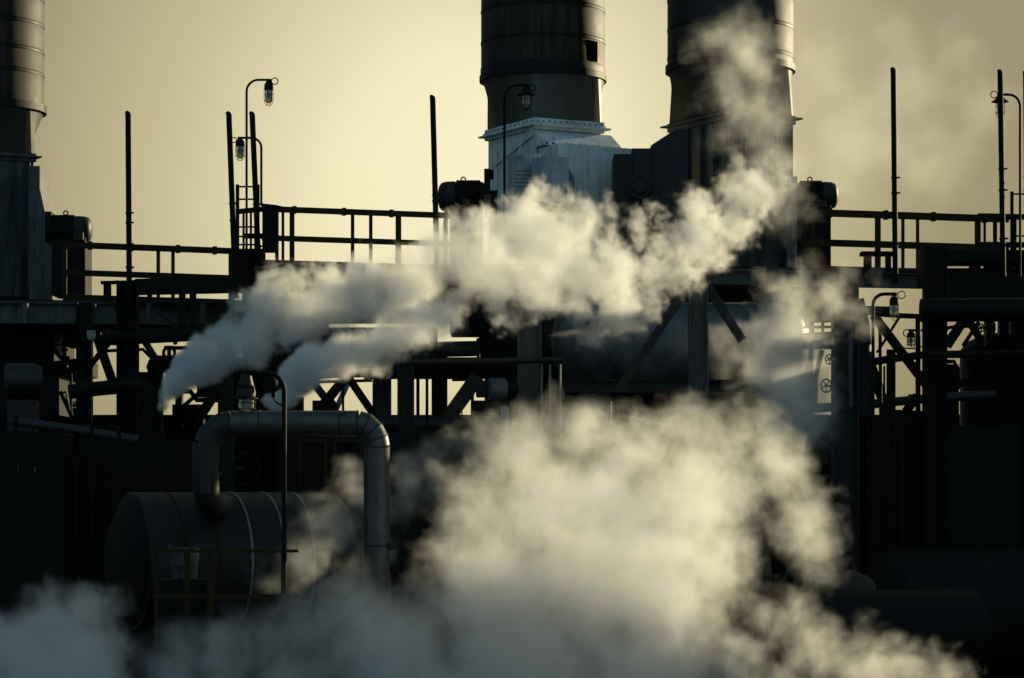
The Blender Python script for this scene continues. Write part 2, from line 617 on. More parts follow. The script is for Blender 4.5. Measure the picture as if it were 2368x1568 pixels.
# ------------------------------------------------------------------ guard rails
def rail(name, label, D1, x0, x1, ytop, ymid, ykick, posts, hpx, material=YELLOW):
    """a straight run of guard rail; each y pair is (at x0, at x1)"""
    t = thing(name, label, 'guard rail', P((x0 + x1) / 2, (ykick[0] + ykick[1]) / 2, D1), 'platform guard rails')
    D2 = level(D1, ytop[0], ytop[1])
    ln = lambda y, h, nm, th: MB().bar(P(x0, y[0], D1), P(x1, y[1] if y is ytop else HZ - (HZ - y[0]) * D1 / D2, D2), th, M_(h, D1)).build(nm, material, t)
    ln(ytop, hpx, 'top_rail', .09)
    ln(ymid, hpx * .95, 'middle_rail', .09)
    ln(ykick, 15, 'toe_board', .05)
    sl = MB()
    for i in range(4):
        k = .12 + .25 * i + .05 * random.random()
        q = P(x0, ytop[0], D1).lerp(P(x1, ytop[1], D2), k)
        dd = (P(x1, ytop[1], D2) - P(x0, ytop[0], D1)).normalized()
        sl.bar(q, q + dd * .07, .11, M_(hpx * 1.35, D1))
    sl.build('joint_sleeve', material, t)['kind'] = 'stuff'
    for i, (x, w) in enumerate(posts):
        k = (x - x0) / (x1 - x0)
        Dp = D1 * D2 / (D2 + (D1 - D2) * k) if False else 1 / ((1 - k) / D1 + k / D2)
        yt = HZ - (HZ - ytop[0]) * D1 / Dp
        yb = HZ - (HZ - ykick[0]) * D1 / Dp
        MB().bar(P(x, yt, Dp + .02), P(x, yb + 6, Dp + .02), M_(w, Dp), .07).build('post', material, t)
    return t


rail('guard_rail', 'yellow painted rail running right from the left motor', 53.5, 150, 541, (566, 581), (630, 645), (688, 690), [(150, 9), (366, 8), (400, 8), (535, 13)], 14)
rail('guard_rail', 'dark rail of the higher platform, half sunk in the steam', 52.0, 606, 1075, (483, 500), (550, 564), (608, 612), [(640, 8), (654, 6), (675, 11), (815, 8), (857, 8), (921, 13), (1030, 10)], 13)
rail('guard_rail', 'dark yellow rail running right from the ribbed motor', 53.0, 1855, 2330, (491, 507), (560, 572), (621, 622), [(1880, 8), (2029, 13), (2087, 7), (2121, 7), (2260, 13), (2276, 5)], 16)
b = MB()
b.bar(P(2262, 500, 55.2), P(2420, 503, 56.0), .08, M_(13, 55))
b.bar(P(2262, 566, 55.2), P(2420, 567, 56.0), .08, M_(13, 55))
for x in (2300, 2345, 2392):
    b.bar(P(x, 503, 55.7), P(x, 640, 55.7), .08, .06)
solo(b, 'guard_rail', BLACK, 'short black rail section at the right edge by the ladder', 'guard rail', 'platform guard rails')

# decks and beams
b = MB()
b.rect(-160, 694, 600, 700, 52.6, 1.6)
solo(b, 'platform_deck', DARK, 'thin steel deck under the left motor and its rail', 'platform', 'steel decks')
b = MB()
b.rect(590, 613, 1300, 622, 50.8, 1.5)
solo(b, 'platform_deck', DARK, 'thin steel deck of the higher middle platform', 'platform', 'steel decks')
b = MB()
b.rect(1560, 620, 2360, 627, 53.4, 1.5)
solo(b, 'platform_deck', DARK, 'thin steel deck under the ribbed motor', 'platform', 'steel decks')
b = MB().ibeam(P(-160, 722, 52.0), P(600, 728, 53.4), .25, M_(50, 52.4))
for x in (60, 215, 345, 470):
    b.bar(P(x, 702, 52.08), P(x, 748, 52.08), .09, .2)
solo(b, 'deck_beam', BEAM, 'long grey I-beam along the front of the left deck', 'beam', 'steel I-beams')
b = MB().ibeam(P(1240, 632, 50.6), P(2135, 650, 52.2), .25, M_(35, 51.0))
for x in (1805, 1818):
    b.lathe(P(x, 641, 50.9), [(.03, 0), (.03, .08)], axis=(0, -1, 0), n=6)
solo(b, 'deck_beam', BEAM, 'grey I-beam with stains carrying the sooty stack platform', 'beam', 'steel I-beams')
b = MB().ibeam(P(590, 640, 50.4), P(1240, 632, 50.6), .25, M_(42, 50.4))
solo(b, 'deck_beam', BEAM, 'dark I-beam behind the steam at the higher middle platform', 'beam', 'steel I-beams')

# cable tray in front of the left rail
t = thing('cable_tray', 'black cable tray on stub legs before the yellow left rail', 'cable tray', P(410, 690, 50.5))
b = MB().bar(P(310, 664, 50.5), P(610, 658, 51.3), .5, M_(34, 50.8))
b.bar(P(233, 654, 50.5), P(330, 652, 50.6), .5, M_(4, 50))
b.build('tray', BLACK, t)
for x0, x1, ya, yb in ((239, 255, 655, 700), (413, 427, 675, 760), (438, 452, 675, 760), (340, 350, 676, 700)):
    MB().rect(x0, ya, x1, yb, 50.6, .14).build('leg', BLACK, t)
b = MB().rect(1992, 581, 2070, 590, 51.2, .35)
b.rect(1998, 589, 2015, 630, 51.3, .14)
b.rect(2048, 589, 2060, 630, 51.3, .14)
solo(b, 'stub_frame', BLACK, 'small black stub frame in front of the right rail', 'frame')


def cable(label, a, b_, sag, D, n=14):
    pts = []
    for i in range(n + 1):
        k = i / n
        pts.append(P(a[0] + (b_[0] - a[0]) * k, a[1] + (b_[1] - a[1]) * k + sag * 4 * k * (1 - k), D))
    solo(MB().tube(pts, .012, 6), 'cable', BLACK, label, 'cable', 'sagging cables')


cable('cable hanging from the cable tray to the sloping pipe', (330, 690), (480, 770), 20, 50.3)
cable('cable looping beneath the long brace on the right', (2030, 760), (2135, 800), 22, 50.2)

# ------------------------------------------------------------------ tall vent posts with slanted rounded tops
def vent_post(x0, ytop, x1, ybot, D, label, wpx=13, mt=BLACK):
    b = MB()
    r = M_(wpx / 2, D)
    a, e = P(x1, ybot, D), P(x0, ytop + 9, D)
    n = 14
    prof = [a, a.lerp(e, .5), e]
    b.tube(prof, r, n, cap=True)
    # slanted rounded cap: high on the left
    vs, fs = [], []
    d = (e - a).normalized()
    x = Vector((1, 0, 0))
    yv = Vector((0, 1, 0))
    steps = [(1, 0), (.97, .35), (.85, .62), (.6, .82), (.3, .94), (.05, 1)]
    for k, h in steps:
        for j in range(n):
            q = 2 * math.pi * j / n
            tilt = 1 + .55 * (-math.cos(q)) * .0
            c = e + Vector((-r * .35 * h, 0, 0)) + d * M_(9, D) * h
            vs.append(c + (x * math.cos(q) + yv * math.sin(q)) * r * k * tilt)
    for i in range(len(steps) - 1):
        for j in range(n):
            l = (j + 1) % n
            fs.append((i * n + j, i * n + l, (i + 1) * n + l, (i + 1) * n + j))
    fs.append(tuple(range((len(steps) - 1) * n, len(steps) * n)))
    b.add(vs, fs)
    for k, hgt in ((.18, .05), (.42, .035), (.43 + .1 * random.random(), .03)):
        c = a.lerp(e, k)
        b.lathe(c, [(r * 1.22, 0), (r * 1.22, hgt)], axis=d, n=14)
        b.bar(c + Vector((0, -.04, hgt / 2)), c + Vector((r * 1.9, -.04, hgt / 2)), .03, .03)
    return solo(b, 'vent_post', mt, label, 'vent pipe', 'tall round-topped vent posts')


vent_post(296, 256, 299, 700, 50.2, 'lone black vent post rising through the left rail')
vent_post(529, 257, 545, 690, 51.5, 'leaning black vent post left of the ladder lamps')
vent_post(583, 257, 599, 640, 52.5, 'black vent post standing directly behind the tall lamp pole')
vent_post(1000, 219, 1011, 640, 50.6, 'leaning black vent post beside the middle motor')
vent_post(2065, 155, 2070, 655, 50.8, 'tall black vent post on open sky right of the sooty stack')
vent_post(2312, 160, 2319, 640, 51.0, 'black vent post with a shaded lamp hanging behind it')
vent_post(2371, 163, 2376, 640, 51.5, 'black vent post cut by the right edge of the photo')


# ------------------------------------------------------------------ ladders
def ladder(label, D, xa, xb, ytop, ybot, rungs, w=8):
    t = thing('access_ladder', label, 'ladder', P((xa + xb) / 2, ybot, D), 'steel access ladders')
    for x in (xa, xb):
        MB().bar(P(x, ytop, D), P(x, ybot, D), M_(w, D), .05).build('stile', BLACK, t)
    for y in rungs:
        MB().tube([P(xa, y, D), P(xb, y, D)], .018, 8).build('rung', BLACK, t)
    return t


ladder('black ladder behind the two vent posts and the tall lamp', 53.0, 549, 596, 427, 640, [432, 461, 489, 525, 547, 566, 600, 630])
ladder('black ladder at the right edge behind the rail', 53.5, 2339, 2390, 443, 640, [449, 497, 546, 595, 632], 7)
b = MB()
for x in (563, 580, 590):
    b.bar(P(x, 486, 52.6), P(x, 600, 52.6), M_(5, 52), .05)
b.bar(P(545, 490, 52.6), P(606, 484, 52.6), .05, M_(12, 52))
b.bar(P(565, 546, 52.6), P(606, 546, 52.6), .05, M_(12, 52))
b.rect(540, 575, 606, 640, 52.7, .2)
solo(b, 'ladder_gate', BLACK, 'barred black gate at the foot of the ladder lamps', 'gate')
b = MB().rect(610, 479, 641, 582, 51.6, .3)
b.rect(606, 476, 613, 600, 51.5, .1)
b.poly([(604, 470), (640, 474), (660, 479), (604, 482)], 51.5, .3)
solo(b, 'switch_cabinet', BLACK, 'black upright cabinet strapped to the rail beside the ladder', 'cabinet', bevel=.01)


# ------------------------------------------------------------------ guarded gooseneck lamps
def lamp(label, D, pole_x, pole_y, bend_y, arm_y, head_x, head, ring, pw=5.5, shade=0, stub=True):
    """pole up, bent over to the head; head = (y of collar top, of glass top, of glass bottom, of guard bottom, glass half width)"""
    t = thing('gooseneck_lamp', label, 'lamp', P(pole_x, pole_y, D), 'gooseneck lamps with wire guards')
    s = M_(1, D)
    sg = 1 if head_x > pole_x else -1
    rb = abs(arm_y - bend_y)
    c = (pole_x + sg * rb, bend_y)
    pts = [P(pole_x, pole_y, D)]
    for i in range(9):
        q = R(90) * i / 8
        pts.append(P(c[0] - sg * rb * math.cos(q), c[1] - rb * math.sin(q), D))
    pts.append(P(head_x + sg * 6, arm_y, D))
    MB().tube(pts, s * pw / 2, 12).build('pole', BLACK, t)
    y0, y1, y2, y3, hw = head
    top = P(head_x, y0, D)
    dn = Vector((0, 0, -1))
    h = MB()
    h.lathe(P(head_x, arm_y - pw * .3, D), [(s * hw * .55, 0), (s * hw * .55, s * (y0 - arm_y) + .01)], axis=dn, n=20)
    h.lathe(top, [(s * hw * .6, 0), (s * hw * .95, s * (y1 - y0) * .35), (s * hw * 1.02, s * (y1 - y0)), (s * hw * .9, s * (y1 - y0 + 2))], axis=dn, n=24)
    hs = h.build('housing', BLACK, t)
    if shade:
        MB().lathe(P(head_x, y1 - 7, D), [(s * hw, 0), (s * shade * .6, s * 2), (s * shade, s * 7), (s * shade, s * 8.5), (s * hw, s * 4)], axis=dn, n=32).build('shade', BLACK, t)
    gl = y2 - y1
    g_ = MB().lathe(P(head_x, y1 + 1, D), [(s * hw * .86, 0), (s * hw * .86, s * gl * .7), (s * hw * .7, s * gl * .88), (s * hw * .35, s * gl * .98), (s * .5, s * gl)], axis=dn, n=24)
    gg = g_.build('glass_jar', GLASS, t)
    MB().lathe(P(head_x, y1, D), [(s * hw * .3, 0), (s * hw * .3, s * gl * .3), (s * hw * .5, s * gl * .45), (s * hw * .5, s * gl * .6), (s * .3, s * gl * .75)], axis=dn, n=16).build('bulb', PALE, gg)
    k = MB()
    wr = s * max(.55, hw * .05)
    for i in range(6):
        q = R(60 * i + 15)
        d = Vector((math.cos(q), math.sin(q), 0))
        pl = []
        for f_, rr in ((0, 1.02), (.4, 1.04), (.72, 1.02), (.88, .82), (.97, .45), (1, .05)):
            p = P(head_x, y1 + (y3 - y1) * f_, D) + d * s * hw * rr
            pl.append(p)
        k.tube(pl, wr, 5)
    for f_ in (.3, .68):
        k.torus(P(head_x, y1 + (y3 - y1) * f_, D), (0, 0, 1), s * hw * 1.03, wr, 20)
    k.build('wire_guard', BLACK, t)
    if ring:
        b = MB().torus(P(ring[0], ring[1], D), (0, 1, 0), s * ring[2], s * 1.2, 20)
        b.build('hanging_ring', BLACK, t)
    return t


lamp('tallest gooseneck lamp, on open sky beside two vent posts', 52.2, 570, 640, 212, 185, 621, (190, 207, 238, 245, 10.5), (635, 188, 7.5))
lamp('lower gooseneck lamp facing left between two leaning vent posts', 52.8, 604, 476, 342, 319, 555, (323, 337, 366, 372, 10.5), (541, 324, 6))
lamp('shaded gooseneck lamp in front of the middle stack', 53.0, 1166, 520, 228, 197, 1216, (203, 219, 247, 254, 10.5), (1231, 203, 7.5), 6, 21)
lamp('shaded gooseneck lamp behind the vent post at the far right', 52.0, 2358, 640, 246, 219, 2312, (224, 235, 266, 273, 10.5), (2298, 219, 8), 6, 20)
lamp('black gooseneck lamp above the diagonal brace on the right', 46.0, 2018, 1250, 706, 680, 2067, (686, 704, 730, 741, 11), (2084, 682, 8.5), 8)
lamp('small gooseneck lamp facing left under the big black pipe', 50.0, 2145, 900, 780, 764, 2106, (768, 779, 800, 806, 9.5), (2096, 770, 8), 6)
# the large near lamp
big = lamp('large near lamp hanging over the bent lagged pipe', 38.0, 657, 1300, 905, 862, 569, (880, 921, 948, 956, 21), None, 11, 28)
b = MB().lathe(P(569, 866, 38), [(M_(12, 38), 0), (M_(15, 38), M_(14, 38)), (M_(22, 38), M_(40, 38)), (M_(22, 38), M_(50, 38)), (M_(18, 38), M_(54, 38))], axis=(0, 0, -1), n=32)
b.build('conical_housing', DARK, big)
j = thing('junction_box', 'round black junction box on the big lamp arm with a drooping cable', 'junction box', P(630, 910, 38.0))
b = MB().lathe(P(619, 889, 37.9), [(M_(17, 38), 0), (M_(20, 38), .03), (M_(20, 38), .12), (M_(14, 38), .17)], axis=(.5, 1, 0), n=32)
b.lathe(P(636, 886, 38.05), [(M_(16, 38), 0), (M_(16, 38), .08)], axis=(.5, 1, 0), n=32)
b.rect(627, 905, 636, 919, 37.95, .06)
b.rect(622, 860, 630, 876, 38, .05)
b.build('box_body', BLACK, j)
MB().tube([P(633, 917, 38), P(634, 923, 38), P(638, 930, 38), P(645, 934, 38), P(654, 938, 38)], .012, 6).build('cable', BLACK, j)
t = thing('bulkhead_lamp', 'small glass bulkhead lamp on the left column, glinting in the sun', 'lamp', P(211, 790, 50.2))
MB().lathe(P(211, 752, 50.2), [(.05, 0), (.09, .05), (.09, .1)], axis=(0, 0, -1), n=20).build('housing', BLACK, t)
MB().lathe(P(211, 764, 50.2), [(.085, 0), (.085, .12), (.06, .17), (.01, .19)], axis=(0, 0, -1), n=20).build('glass_jar', GLASS, t)

# ------------------------------------------------------------------ steel columns and braces
def column(label, x0, x1, y0, D, mt=DARK, flange=True):
    """H column from pixel y0 down to the ground"""
    w = M_(x1 - x0, D)
    a = P((x0 + x1) / 2, y0, D)
    e = Vector((a.x, a.y, 0))
    b = MB()
    b.bar(a + Vector((-w / 2 + .015, 0, 0)), e + Vector((-w / 2 + .015, 0, 0)), .03, w * .9, (0, 1, 0))
    b.bar(a + Vector((w / 2 - .015, 0, 0)), e + Vector((w / 2 - .015, 0, 0)), .03, w * .9, (0, 1, 0))
    b.bar(a, e, w - .06, .02, (0, 1, 0))
    b.obox(e, w * 1.6, w * 1.6, .03)
    return solo(b, 'steel_column', mt, label, 'column', 'steel support columns')


column('black column left of the small sky gaps, under the left deck', 178, 213, 700, 52.0, BLACK)
column('broad black column below the lone left vent post', 272, 319, 650, 51.0, BLACK)
column('slim pale column seen against the sky left of centre', 862, 904, 845, 56, PALE)
column('dark column in the bright gap left of centre, right of the pale one', 919, 957, 838, 50.0, DARK)
column('dull column at the right end of the bright centre gap', 998, 1034, 800, 55, DARK)
column('tall grey column behind the steam, left of the big tank', 1196, 1252, 620, 50.2, BEAM)
column('grey column with two diagonal braces before the big tank', 1591, 1636, 655, 49.0, BEAM)
column('broad black column right of the sky gap with the long brace', 2135, 2186, 575, 49.0, BLACK)
column('slim post with a sunlit edge standing inside the right sky gap', 2050, 2069, 808, 47.5, BLACK)
column('black column behind steam in the left centre bay', 505, 540, 700, 52, DARK)


def brace(label, a, b_, w, D, mt=DARK, D2=None):
    m_ = MB().bar(P(a[0], a[1], D), P(b_[0], b_[1], D2 or D), .12, M_(w, D), (0, 0, 1) if abs(a[0] - b_[0]) > 3 else (1, 0, 0))
    return solo(m_, 'diagonal_brace', mt, label, 'brace', 'diagonal steel braces')


brace('diagonal brace falling left from the column before the tank', (1600, 650), (1428, 905), 20, 49.0)
brace('diagonal brace falling right from the column before the tank', (1628, 650), (1716, 788), 20, 49.0)
brace('diagonal brace crossing the small sky gaps on the left', (218, 762), (268, 905), 20, 51.4, BLACK)
brace('short brace leaning the other way behind the left lamp', (254, 790), (205, 850), 12, 51.7, BLACK)
brace('brace dropping right under the black sloping pipe', (335, 790), (372, 850), 15, 52.0, DARK)
brace('left arm of the X brace over the bent lagged pipe', (706, 862), (775, 950), 18, 51, DARK)
brace('middle arm of the X brace crossing above the black gusset', (812, 858), (735, 950), 22, 50.8, BLACK)
brace('right arm of the X brace reaching to the pale column', (798, 862), (866, 962), 18, 51.0, BLACK)
brace('thin pale brace behind the X brace', (812, 868), (770, 962), 12, 52.0, PALE)
brace('dark brace at the right end of the bright centre gap', (1105, 870), (1035, 968), 34, 50.0, DARK)
brace('long diagonal brace inside the right sky gap', (2018, 728), (2150, 902), 20, 50.5, BLACK)
brace('stub brace at the foot of the right sky gap', (2120, 915), (2085, 965), 20, 50.5, BLACK)
brace('brace left of the slim post in the right sky gap', (2008, 830), (2052, 960), 22, 51.0, BLACK)
brace('left leg of the inverted V brace under the big black pipe', (2236, 728), (2188, 800), 22, 51.0, BLACK)
brace('right leg of the inverted V brace under the big black pipe', (2232, 728), (2272, 796), 16, 51.2, BLACK)
brace('thin rod propping the lamp above the right brace', (2078, 735), (2028, 815), 5, 47.0, BLACK)
brace('brace in the shadows left of the lower steam source', (500, 905), (455, 975), 22, 51.5, BLACK)
solo(MB().poly([(722, 926), (745, 926), (762, 912), (780, 935), (784, 962), (722, 962)], 50.7, .2), 'gusset_plate', BLACK, 'black gusset plate where the X brace arms meet', 'plate')
b = MB().tube([P(793, 866, 50.6), P(793, 965, 50.6)], M_(3, 50), 8)
solo(b, 'conduit', BLACK, 'thin black conduit hanging inside the X brace', 'conduit', 'thin vertical conduits')
b = MB().tube([P(987, 640, 50.4), P(987, 990, 50.4)], M_(3.5, 50), 8)
solo(b, 'conduit', BLACK, 'thin conduit splitting the sky between the dark and dull columns', 'conduit', 'thin vertical conduits')


# ------------------------------------------------------------------ pipes
def pipe(label, pts, rpx, D, mt=BLACK, n=20, name='pipe', group='process pipes', flanges=()):
    q = [P(p[0], p[1], p[2] if len(p) > 2 else D) for p in pts]
    b = MB().tube(q, M_(rpx, D), n)
    for i, k in flanges:
        a, e = q[i], q[i + 1]
        c = a.lerp(e, k)
        d = (e - a).normalized()
        b.lathe(c - d * .03, [(M_(rpx * 1.35, D), 0), (M_(rpx * 1.35, D), .06)], axis=d, n=24)
    return solo(b, name, mt, label, 'pipe', group)


pipe('fat black pipe climbing gently right above the left sky gaps', [(238, 793), (246, 783), (262, 782), (520, 768), (760, 752)], 17, 50.6, BLACK, flanges=[(2, .55)])
b = [(160, 906), (215, 900), (285, 893)] + arc(318, 916, 26, 24, 90, 0, 6) + [(345, 960), (345, 1120)]
pipe('black pipe bending down beside the left steam jet', b, 17, 49.5, BLACK, flanges=[(0, .4), (9, .3)])
pipe('steam vent pipe the left jet of steam blows from', [(374, 1160), (374, 1004)], 9, 47.0, BLACK)
pipe('grey pipe sloping down right through the dark left corner', [(30, 974, 46), (150, 990, 46), (318, 1018, 46)], 11, 46, DULL, flanges=[(1, .3)])
pipe('long thin dark pipe crossing in front of the centre columns', [(800, 846), (900, 838), (1100, 836), (1300, 832)], 7.5, 49.0, DARK)
pipe('dark duct pipe just above the bright centre gap', [(1010, 808), (1108, 806)], 18, 52.0, DARK, flanges=[(0, .97)])
pipe('low black pipe along the bottom of the bright centre gap', [(640, 978), (900, 980), (1200, 984)], 20, 52.5, DULL)
pipe('thin black header pipe over the bright centre gap', [(640, 868), (870, 862), (1120, 866)], 10, 53.0, BLACK)
pipe('dull pipe rising gently right behind the valve wheels', [(1855, 946), (2000, 936), (2140, 922), (2300, 912)], 10.5, 51.0, DULL, flanges=[(1, .1), (1, .75)])
pipe('thick black round-ended pipe at the right edge', [(2128, 718), (2400, 716)], 27, 48.5, BLACK)
pipe('thin black pipe level across the right sky gap', [(2022, 836), (2060, 830), (2140, 820), (2400, 818)], 9, 47.5, BLACK)
pipe('short black pipe stub pointing at the round-ended pipe', [(2022, 726), (2082, 730), (2126, 732)], 6, 49.5, BLACK)
pipe('black pipe under the lamp above the right brace', [(1990, 718), (2068, 720)], 11, 50.5, BLACK)
pipe('curved thin black pipe leaving the broad right column', [(2180, 768), (2192, 758), (2215, 754), (2240, 755)], 4, 50, BLACK)
pipe('sunlit vertical pipe at the far lower left', [(38, 1300), (37, 960)], 5, 44, BLACK, flanges=[(0, .6)])
pipe('second thin vertical pipe at the far lower left', [(77, 1320), (77, 1080)], 4, 44, BLACK)
pipe('thin vertical pipe right of the far lower left pair', [(176, 1240), (176, 1060)], 4, 45, BLACK)
pipe('thin vertical pipe just below the black left column', [(213, 1240), (213, 985)], 4, 45.5, BLACK)
pipe('thin vertical pipe left of the left steam jet', [(275, 1240), (275, 985)], 5, 45.5, BLACK)
pipe('thin vertical pipe with a sunlit edge in the dark right half', [(2086, 1300), (2086, 985)], 4, 46, BLACK)
for x, w in ((1252, 'nearest the grey column'), (1271, 'in the middle'), (1294, 'farthest right')):
    pipe('thin sunlit riser %s of three under the dark crossing pipe' % w, [(x, 1010), (x, 842)], 3.2, 49.2, GALV, group='three thin risers')
pipe('thin upright tube in front of the lower centre steam', [(1412, 980), (1412, 928)], 2.5, 45, GALV)
pipe('pale handrail tube slanting into the lower centre steam', [(1440, 962, 45), (1560, 988, 45)], 4.5, 45, GALV)

solo(MB().rect(1836, 652, 1926, 742, 54.0, .6), 'duct_run', BLACK, 'black duct tucked under the right deck beside the tank end', 'duct')
# thinner pipework that tangles the gaps
for lb, pts_, r_, D_ in (
        ('thin black pipe stepping down across the upper far left gap', [(118, 798), (146, 798), (146, 842), (196, 842)], 3, 52.8),
        ('thin black pipe running level below the fat sloping pipe', [(230, 812), (330, 808), (352, 830), (352, 880)], 4, 51.2),
        ('slanting thin pipe in the lower far left sky slit', [(138, 912), (152, 906), (160, 948)], 3, 52.8),
        ('thin black upright in the far left sky slits', [(164, 864), (164, 960)], 3.5, 52.9),
        ('black pipe jogging behind the left jet of steam', [(398, 905), (440, 905), (455, 925), (520, 925)], 6, 52.4),
        ('short black riser between the two steam jets', [(590, 780), (590, 960)], 8, 52.6),
        ('thin black pipe crossing the top of the X brace', [(700, 884), (860, 880)], 3.5, 51.6),
        ('curled black pipe over the bright slit behind the steam', [(975, 770), (975, 722), (982, 706), (996, 702), (1010, 712)], 6, 52.6),
        ('thin black pipe rising beside the dark centre column', [(966, 960), (966, 850)], 4, 51.5),
        ('thin black pipe bent over the right end of the centre gap', [(1045, 878), (1082, 878), (1092, 888), (1092, 965)], 4, 51.8),
        ('low pipe along the foot of the right sky gap', [(2040, 952), (2135, 956)], 6, 50.8),
        ('slim black upright left of the slim post on the right', [(2034, 740), (2036, 960)], 4, 50.0),
        ('second slim black upright beside the right lamp pole', [(2044, 846), (2044, 960)], 2.5, 49.0),
        ('thin black upright right of the long brace', [(2122, 735), (2122, 965)], 6, 49.6),
        ('black pipe stub hooked under the domed vessel gap', [(2190, 836), (2206, 836), (2214, 852), (2214, 900)], 5, 52.4),
        ('thin pipe climbing behind the handwheel gap', [(1900, 810), (1886, 870), (1884, 950)], 6, 53.0)):
    pipe(lb, pts_, r_, D_, BLACK, n=12)
brace('thin cross brace low in the left centre bay', (402, 958), (470, 900), 8, 52.8, BLACK)
brace('short brace in the lower far left sky slit', (140, 905), (166, 962), 9, 52.9, BLACK)
brace('slender brace behind the inverted V on the right', (2262, 745), (2226, 800), 8, 52.2, BLACK)
solo(MB().rect(1046, 938, 1072, 942, 51.6, .3).rect(1048, 925, 1051, 975, 51.6, .05).rect(1066, 925, 1069, 975, 51.6, .05), 'step_frame', BLACK, 'tiny black step frame at the foot of the centre gap', 'frame')
solo(MB().rect(400, 800, 432, 808, 51.5, .2).rect(425, 808, 452, 812, 51.6, .2), 'pipe_bracket', BLACK, 'small stepped black bracket under the sloping pipe', 'bracket')

# bent lagged pipe in the foreground
D = 40.0
bp_ = thing('lagged_pipe', 'big dull metal-clad pipe bent over like a staple in the left foreground', 'pipe', P(672, 1400, D))
R0 = M_(30.5, D)
left = [(476, 1130), (476, 1040)]
el = [(478, 1028), (486, 1009), (500, 994), (515, 984), (535, 980)]
run = [(535, 980), (786, 980), (827, 980)]
er = [(827, 980), (845, 985), (859, 999), (868, 1017), (871, 1034)]
dn = [(871, 1034), (871, 1200), (871, 1460)]
low = P(476, 1130, D)
MB().tube([low + Vector((0, 2.7, -.27)), low + Vector((0, .55, -.27)), low + Vector((0, .3, -.22)), low + Vector((0, .1, -.11))] + [P(x, y, D) for x, y in left + el[:1]], R0, 40).build('left_leg', DULL, bp_)  # left leg and elbow darker: their shade put into the colour
MB().tube([P(x, y, D) for x, y in el], R0 * 1.01, 40).build('left_elbow', DULL, bp_, smooth=12)
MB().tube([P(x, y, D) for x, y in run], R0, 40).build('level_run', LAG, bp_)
e_ = MB().tube([P(x, y, D) for x, y in er], R0 * 1.01, 40).build('mitred_elbow', LAG, bp_, smooth=10)
MB().tube([P(x, y, D) for x, y in dn], R0, 40).build('right_leg', LAG, bp_)
for i, (x, y, dx, dy) in enumerate(((786, 980, 1, 0), (827, 980, 1, 0), (845, 985, .9, .42), (859, 999, .68, .73), (868, 1017, .35, .93), (871, 1034, 0, 1), (600, 980, 1, 0), (871, 1262, 0, 1))):
    d = Vector((dx, 0, -dy)).normalized()
    MB().lathe(P(x, y, D) - d * .012, [(R0 * 1.0, 0), (R0 * 1.035, .003), (R0 * 1.035, .021), (R0 * 1.0, .024)], axis=d, n=40).build('lagging_strap', DARK, bp_)
solo(MB().rect(893, 1256, 917, 1271, 39.5, .1), 'pipe_clip', DARK, 'small square clip on the right leg of the bent lagged pipe', 'clip')

# horizontal lagged vessel in the left foreground
D = 43.0
ax = Vector((.90, .43, 0)).normalized()
tk = thing('lagged_vessel', 'dark lagged horizontal vessel below the bent pipe, domed at its right end', 'vessel', P(560, 1420, D))
r = M_(158, D)
c0 = P(300, 1300, D - 1.0)
Lt = 3.35
prof = [(r * .98, 0), (r, .02), (r, Lt)]
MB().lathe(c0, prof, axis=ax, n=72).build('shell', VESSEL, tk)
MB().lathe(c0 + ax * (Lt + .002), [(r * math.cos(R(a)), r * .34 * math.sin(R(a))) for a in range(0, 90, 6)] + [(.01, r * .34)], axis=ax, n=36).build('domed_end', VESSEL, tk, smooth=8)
for k in (.55, 1.1, 1.65, 2.2, 2.7):
    MB().lathe(c0 + ax * k, [(r * .995, 0), (r * 1.012, .003), (r * 1.012, .04), (r * .995, .043)], axis=ax, n=72).build('band', YELLOW if k < 1.3 else GALV, tk)
MB().lathe(c0 + ax * .02, [(.01, -r * .25), (r * .6, -r * .22), (r * .98, 0)], axis=ax, n=48).build('front_end', BLACK, tk)
for k in (.5, 2.2):
    o_ = c0 + ax * k
    MB().obox(Vector((o_.x, o_.y, 0)), .4, r * 1.6, o_.z - r * .8, math.atan2(ax.y, ax.x)).build('saddle', BLACK, tk)
# manway and nozzle
MB().lathe(c0 + ax * 1.35 + Vector((0, 0, r - .03)), [(.12, 0), (.12, .3), (.2, .3), (.2, .36)], n=24).build('nozzle', DULL, tk)

# near railing and pail
yr = thing('near_guard_rail', 'dim yellow rail in front of the lagged vessel, lower left', 'guard rail', P(470, 1440, 38.0), 'platform guard rails')
D = 38.0
MB().bar(P(352, 1274, D), P(690, 1274, D), .06, M_(7, D)).build('top_rail', YELLOW, yr)
MB().bar(P(352, 1379, D), P(690, 1379, D), .06, M_(9, D)).build('middle_rail', YELLOW, yr)
for x, w in ((362, 10), (433, 14), (487, 16), (655, 10)):
    a = P(x, 1274, D + .03)
    MB().bar(a, Vector((a.x, a.y, 0)), M_(w, D), .06).build('post', YELLOW, yr)
pl = thing('drum', 'pale ribbed pail behind the dim yellow rail', 'drum', P(426, 1338, 39.4))
s = M_(1, 39.4)
MB().lathe(P(426, 1338, 39.4), [(s * 30, 0), (s * 32, s * 30), (s * 33, s * 32), (s * 32.5, s * 34), (s * 35, s * 70), (s * 33, s * 70), (s * 32, s * 60)], n=32).build('body', GRIME, pl)
q = MB()
q.bar(P(391, 1268, 39.2), P(391, 1258, 39.2), .02, .02)
q.bar(P(456, 1268, 39.2), P(456, 1258, 39.2), .02, .02)
q.bar(P(389, 1267, 39.2), P(458, 1267, 39.2), .02, .03)
q.build('handle', GRIME, pl)
MB().obox(Vector((P(426, 0, 39.4).x, 39.4, 0)), .8, .8, P(0, 1338.5, 39.4).z).build('plinth', BLACK, pl)

